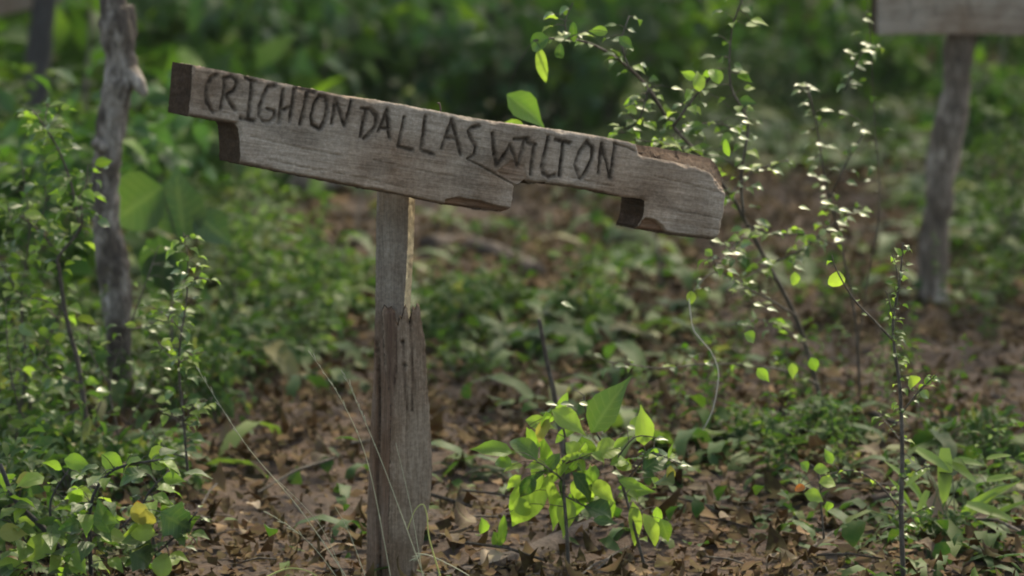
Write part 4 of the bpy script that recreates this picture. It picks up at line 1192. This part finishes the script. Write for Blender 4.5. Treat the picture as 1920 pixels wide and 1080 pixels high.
# bright seedling
YI = 6.12
shI, L = plant('seedling', 'bright lime leaved seedling growing just right of the marker post', 'seedling',
               [([(1066, 1075), (1063, 1000), (1056, 900), (1060, 820), (1040, 765)], 9, 3), ([(1212, 1075), (1192, 1000), (1165, 905), (1130, 832), (1102, 782), (1095, 742)], 7, 3), ([(1057, 900), (1030, 880), (1000, 860)], 4, 2), ([(1058, 870), (1085, 860), (1110, 850)], 4, 2), ([(1168, 910), (1200, 870), (1225, 850), (1275, 870)], 4, 2), ([(1060, 930), (1100, 950), (1140, 960)], 4, 2), ([(1150, 870), (1190, 820), (1235, 822)], 3, 2)], YI, mat=BARK_T)
for q, dq, sz, kd, cl in (((1035, 768), (0.75, -.1, -0.5), 0.064, 'ovate', 'lime'), ((1008, 862), (-0.65, 0, 0.75), 0.068, 'ovate', 'green'), ((1040, 872), (-1, 0, 0.1), 0.05, 'ovate', 'lime'), ((1020, 890), (-0.55, -.1, -0.85), 0.11, 'ovate', 'lime'),
                          ((1026, 890), (0.25, 0, -1), 0.072, 'lance', 'lime'), ((1085, 890), (0.15, 0, -1), 0.072, 'ovate', 'lime'), ((1095, 950), (1, 0, -0.2), 0.075, 'ovate', 'green'), ((1115, 850), (0.8, 0, 0.3), 0.06, 'ovate', 'lime'), ((1150, 870), (0.9, 0, -.1), 0.045, 'ovate', 'lime'),
                          ((1205, 880), (0.75, 0.1, 0.5), 0.072, 'ovate', 'dark'), ((1186, 940), (0.12, 0, -1), 0.07, 'lance', 'lime'), ((1030, 785), (-.5, 0, -0.8), 0.05, 'ovate', 'yellow'), ((945, 965), (-.1, 0, -1), 0.055, 'lance', 'lime'), ((1080, 840), (-.3, 0, -.9), 0.06, 'ovate', 'green'), ((1060, 830), (0.6, 0, -.5), 0.05, 'ovate', 'lime'), ((1050, 850), (-.5, 0, -.6), 0.05, 'ovate', 'green'),
                          ((1110, 900), (.6, 0, -.6), 0.05, 'ovate', 'lime'), ((1150, 840), (.7, 0, .5), 0.035, 'ovate', 'lime'), ((1160, 900), (0.9, 0, -.3), 0.045, 'ovate', 'green'), ((1000, 890), (-.4, 0, -.9), 0.05, 'ovate', 'dark'), ((1255, 905), (0.1, 0, .9), 0.025, 'round', 'yellow'), ((1130, 790), (.4, 0, -.8), 0.03, 'ovate', 'green')):
    add_leaf(shI, at(q[0], q[1], YI + ru(-.04, .03)), dq, (ru(-.45, .45), -1, ru(0.3, 0.9)), sz * 1.15, kd, 'lime' if cl == 'green' and random.random() < 0.5 else ('green' if cl == 'dark' else cl)).scale.x *= ru(0.65, 0.95)
    for _ in range(3 if sz > 0.045 else 1):
        add_leaf(shI, at(q[0] + ru(-60, 75), q[1] + ru(-50, 45), YI + ru(-.05, .10)), Vector(dq) + Vector((ru(-.9, .9), ru(-.3, .3), ru(-.8, .6))), (ru(-.6, .6), -1, ru(.2, 1.4)), min(sz, 0.065) * ru(0.6, 1.2), random.choice(('ovate', 'ovate', 'lance')), random.choice(('lime', 'lime', 'lime', 'green'))).scale.x *= ru(0.6, 1)
for q in ((1022, 756), (1050, 757), (1085, 756), (1200, 813), (1228, 823), (1255, 862), (1272, 872), (1145, 885), (1175, 800)):
    add_leaf(shI, at(q[0], q[1], YI), (1, ru(-.3, .3), ru(-.3, .05)), (ru(-.15, .15), -0.43, 1), 0.024, 'ovate', 'gloss', 0)
o = add_leaf(shI, at(1108, 812, YI - 0.02), (0.52, -0.05, 0.86), (-0.45, -1, 0.3), 0.118, 'ovate', 'green', 0); o.scale.x *= 0.85
leaves_along(shI, L[4], 24, 0.022, 'ovate', SM, 0.02, 0.7, 0.2)
leaves_along(shI, L[1], 10, 0.022, 'ovate', ['lime', 'green'], 0.02, 0.5, 0.2)
# blade leaved clump
b = ground(1775, 985)
shJ = empty('grass_clump', b, 'sunlit clump of wide grass blades in the lower right corner', 'grass clump')
YJ = b.y
for q, q2, wd in (((1718, 842), (1780, 876), 1.6), ((1772, 840), (1771, 940), 1.5), ((1775, 862), (1828, 896), 1.8), ((1788, 862), (1838, 866), 1.8), ((1812, 945), (1900, 968), 1.4), ((1745, 985), (1722, 870), .7), ((1790, 985), (1850, 900), .7), ((1800, 985), (1890, 900), .6), ((1740, 920), (1720, 960), 1.6), ((1850, 900), (1900, 890), 1.6), ((1840, 985), (1920, 930), .7), ((1720, 985), (1690, 900), .6), ((1735, 880), (1700, 905), 1.6), ((1850, 860), (1890, 850), 1.4)):
    a, e = at(*q, YJ - 0.05 * (wd > 1)), at(*q2, YJ - 0.07)
    o = add_leaf(shJ, a, e - a, (ru(-.2, .2), -0.8, 0.9), (e - a).length * 1.1, 'blade', 'blade', random.randrange(2) if wd < 1 else 0)
    o.scale.x *= wd
tb = Tubes()
for k in range(7):
    q = b + Vector((ru(-.04, .04), ru(-.03, .03), -0.01))
    tb.add([q, at(1735 + k * 17, ru(840, 920), YJ)], [0.0016, 0.001], 5, 4)
link('stem', tb.mesh('stem', STEM_G, b), shJ)
# small plant with an orange leaf
shK, L = plant('seedling', 'small seedling with one orange leaf among the lower right weeds', 'seedling', [([(1545, 1010), (1540, 950), (1535, 890), (1520, 870)], 5, 2), ([(1538, 920), (1560, 900), (1580, 890)], 3, 2), ([(1538, 930), (1515, 915), (1498, 912)], 3, 2)], 6.25)
for q, dq, sz, cl in (((1500, 868), (.8, 0, -.5), 0.034, 'lime'), ((1525, 880), (1, 0, .1), 0.034, 'lime'), ((1535, 905), (1, 0, .15), 0.046, 'lime'), ((1508, 925), (1, 0, -.2), 0.044, 'lime'), ((1510, 915), (-.8, 0, .1), 0.026, 'orange'), ((1550, 940), (.4, 0, -.9), 0.03, 'lime'), ((1560, 870), (-.4, 0, .9), 0.03, 'lime')):
    add_leaf(shK, at(q[0], q[1], 6.2), dq, (0, -1, 0.7), sz, 'ovate', cl)
# big blurred leaves behind the gnarled tree
b = ground(322, 742)
YD = b.y
shD, L = plant('shrub', 'big leaved plant with large pale leaves behind the left end of the board', 'plant', [([(322, 742), (322, 560), (330, 450), (310, 380)], 7, 3), ([(325, 500), (350, 440), (365, 400)], 5, 3)], YD)
for q, dq, sz, cl in (((308, 352), (-0.85, 0, -0.5), 0.155, 'broad_lime'), ((345, 450), (-0.12, 0, 1), 0.165, 'dark'), ((300, 440), (.1, 0, -.9), 0.15, 'green'), ((365, 400), (.6, 0, -.5), 0.11, 'dark'), ((318, 470), (-.3, 0, -.9), .13, 'dark')):
    add_leaf(shD, at(q[0], q[1], YD), dq, (ru(-.2, .2), -1, 0.5), sz, 'ovate', 'green' if cl == 'broad_lime' else cl, 0).scale.x *= 1.6 if cl == 'broad_lime' else 1.25
# grass culms in front of the stake
b = ground(735, 1098); b.y = 5.78
gt = empty('grass_tuft', b, 'thin arching grass stalks crossing in front of the marker post', 'grass')
for pts, wd, mt in (([(655, 1090), (560, 952), (460, 832), (368, 688)], 2.4, CULM_P), ([(735, 1095), (690, 870), (640, 750), (580, 660)], 2.2, CULM_P), ([(800, 1095), (725, 890), (680, 780), (645, 700)], 2.4, CULM_P), ([(795, 1095), (770, 950), (742, 830)], 2, CULM_P), ([(690, 1095), (655, 1000), (628, 950)], 2, CULM_P),
                    ([(830, 1095), (805, 1010), (801, 968), (793, 946), (778, 957), (763, 995)], 4, CULM_Y), ([(880, 1080), (845, 1060), (800, 1040), (780, 1045)], 3, CULM_P), ([(500, 1082), (540, 1066), (580, 1072), (610, 1095)], 4.5, CULM_Y), ([(640, 1095), (600, 1040), (560, 1000), (500, 960)], 2, CULM_P), ([(650, 1095), (600, 985), (520, 900)], 1.6, CULM_P)):
    tb = Tubes()
    yy = b.y + ru(-0.03, 0.03)
    P = [at(p[0], p[1], yy) for p in pts]
    ln = tb.add(P, [wd * 0.37 * px_m(5.8) * (1.1 - 0.8 * i / len(P)) for i in range(len(P))], 5, 7)
    if mt is CULM_P and len(ln) > 15:                     # joints and a thin seed head
        for i in range(4, len(ln) - 2, 6):
            tb.add([ln[i] - (ln[i] - ln[i - 1]) * 0.25, ln[i], ln[i] + (ln[i + 1] - ln[i]) * 0.25], [0.0005, 0.0012, 0.0005], 5, 2)
        for i in range(len(ln) - 9, len(ln) - 1):
            e = ln[i] + (ln[i + 1] - ln[i]).normalized() * 0.012 + Vector((ru(-.004, .004), 0, ru(-.004, .004)))
            tb.add([ln[i], ln[i].lerp(e, 0.6), e], [0.0004, 0.0009, 0.0003], 4, 2)
    link('stalk', tb.mesh('stalk', mt, b), gt)

finish_stems()


# ------------------------------------------------------------------ thin haze volume added to lift the dark tones
hm, ht, ho = newmat('lift_haze')
pv = ht.nodes.new('ShaderNodeVolumePrincipled')
pv.inputs['Color'].default_value = (0.95, 0.96, 0.93, 1)
pv.inputs['Density'].default_value = 0.0004
ht.links.new(pv.outputs[0], ho.inputs['Volume'])
hv = [(x, y, z) for x in (-62, 62) for y in (-22, 62) for z in (-1.2, 10.5)]
hme = bpy.data.meshes.new('haze')
hme.from_pydata(hv, [], [(0, 1, 3, 2), (4, 6, 7, 5), (0, 4, 5, 1), (2, 3, 7, 6), (0, 2, 6, 4), (1, 5, 7, 3)])
tag(link('haze', hme, None, hm), 'faint haze added between the trees to lift the dark tones', 'haze', kind='stuff')
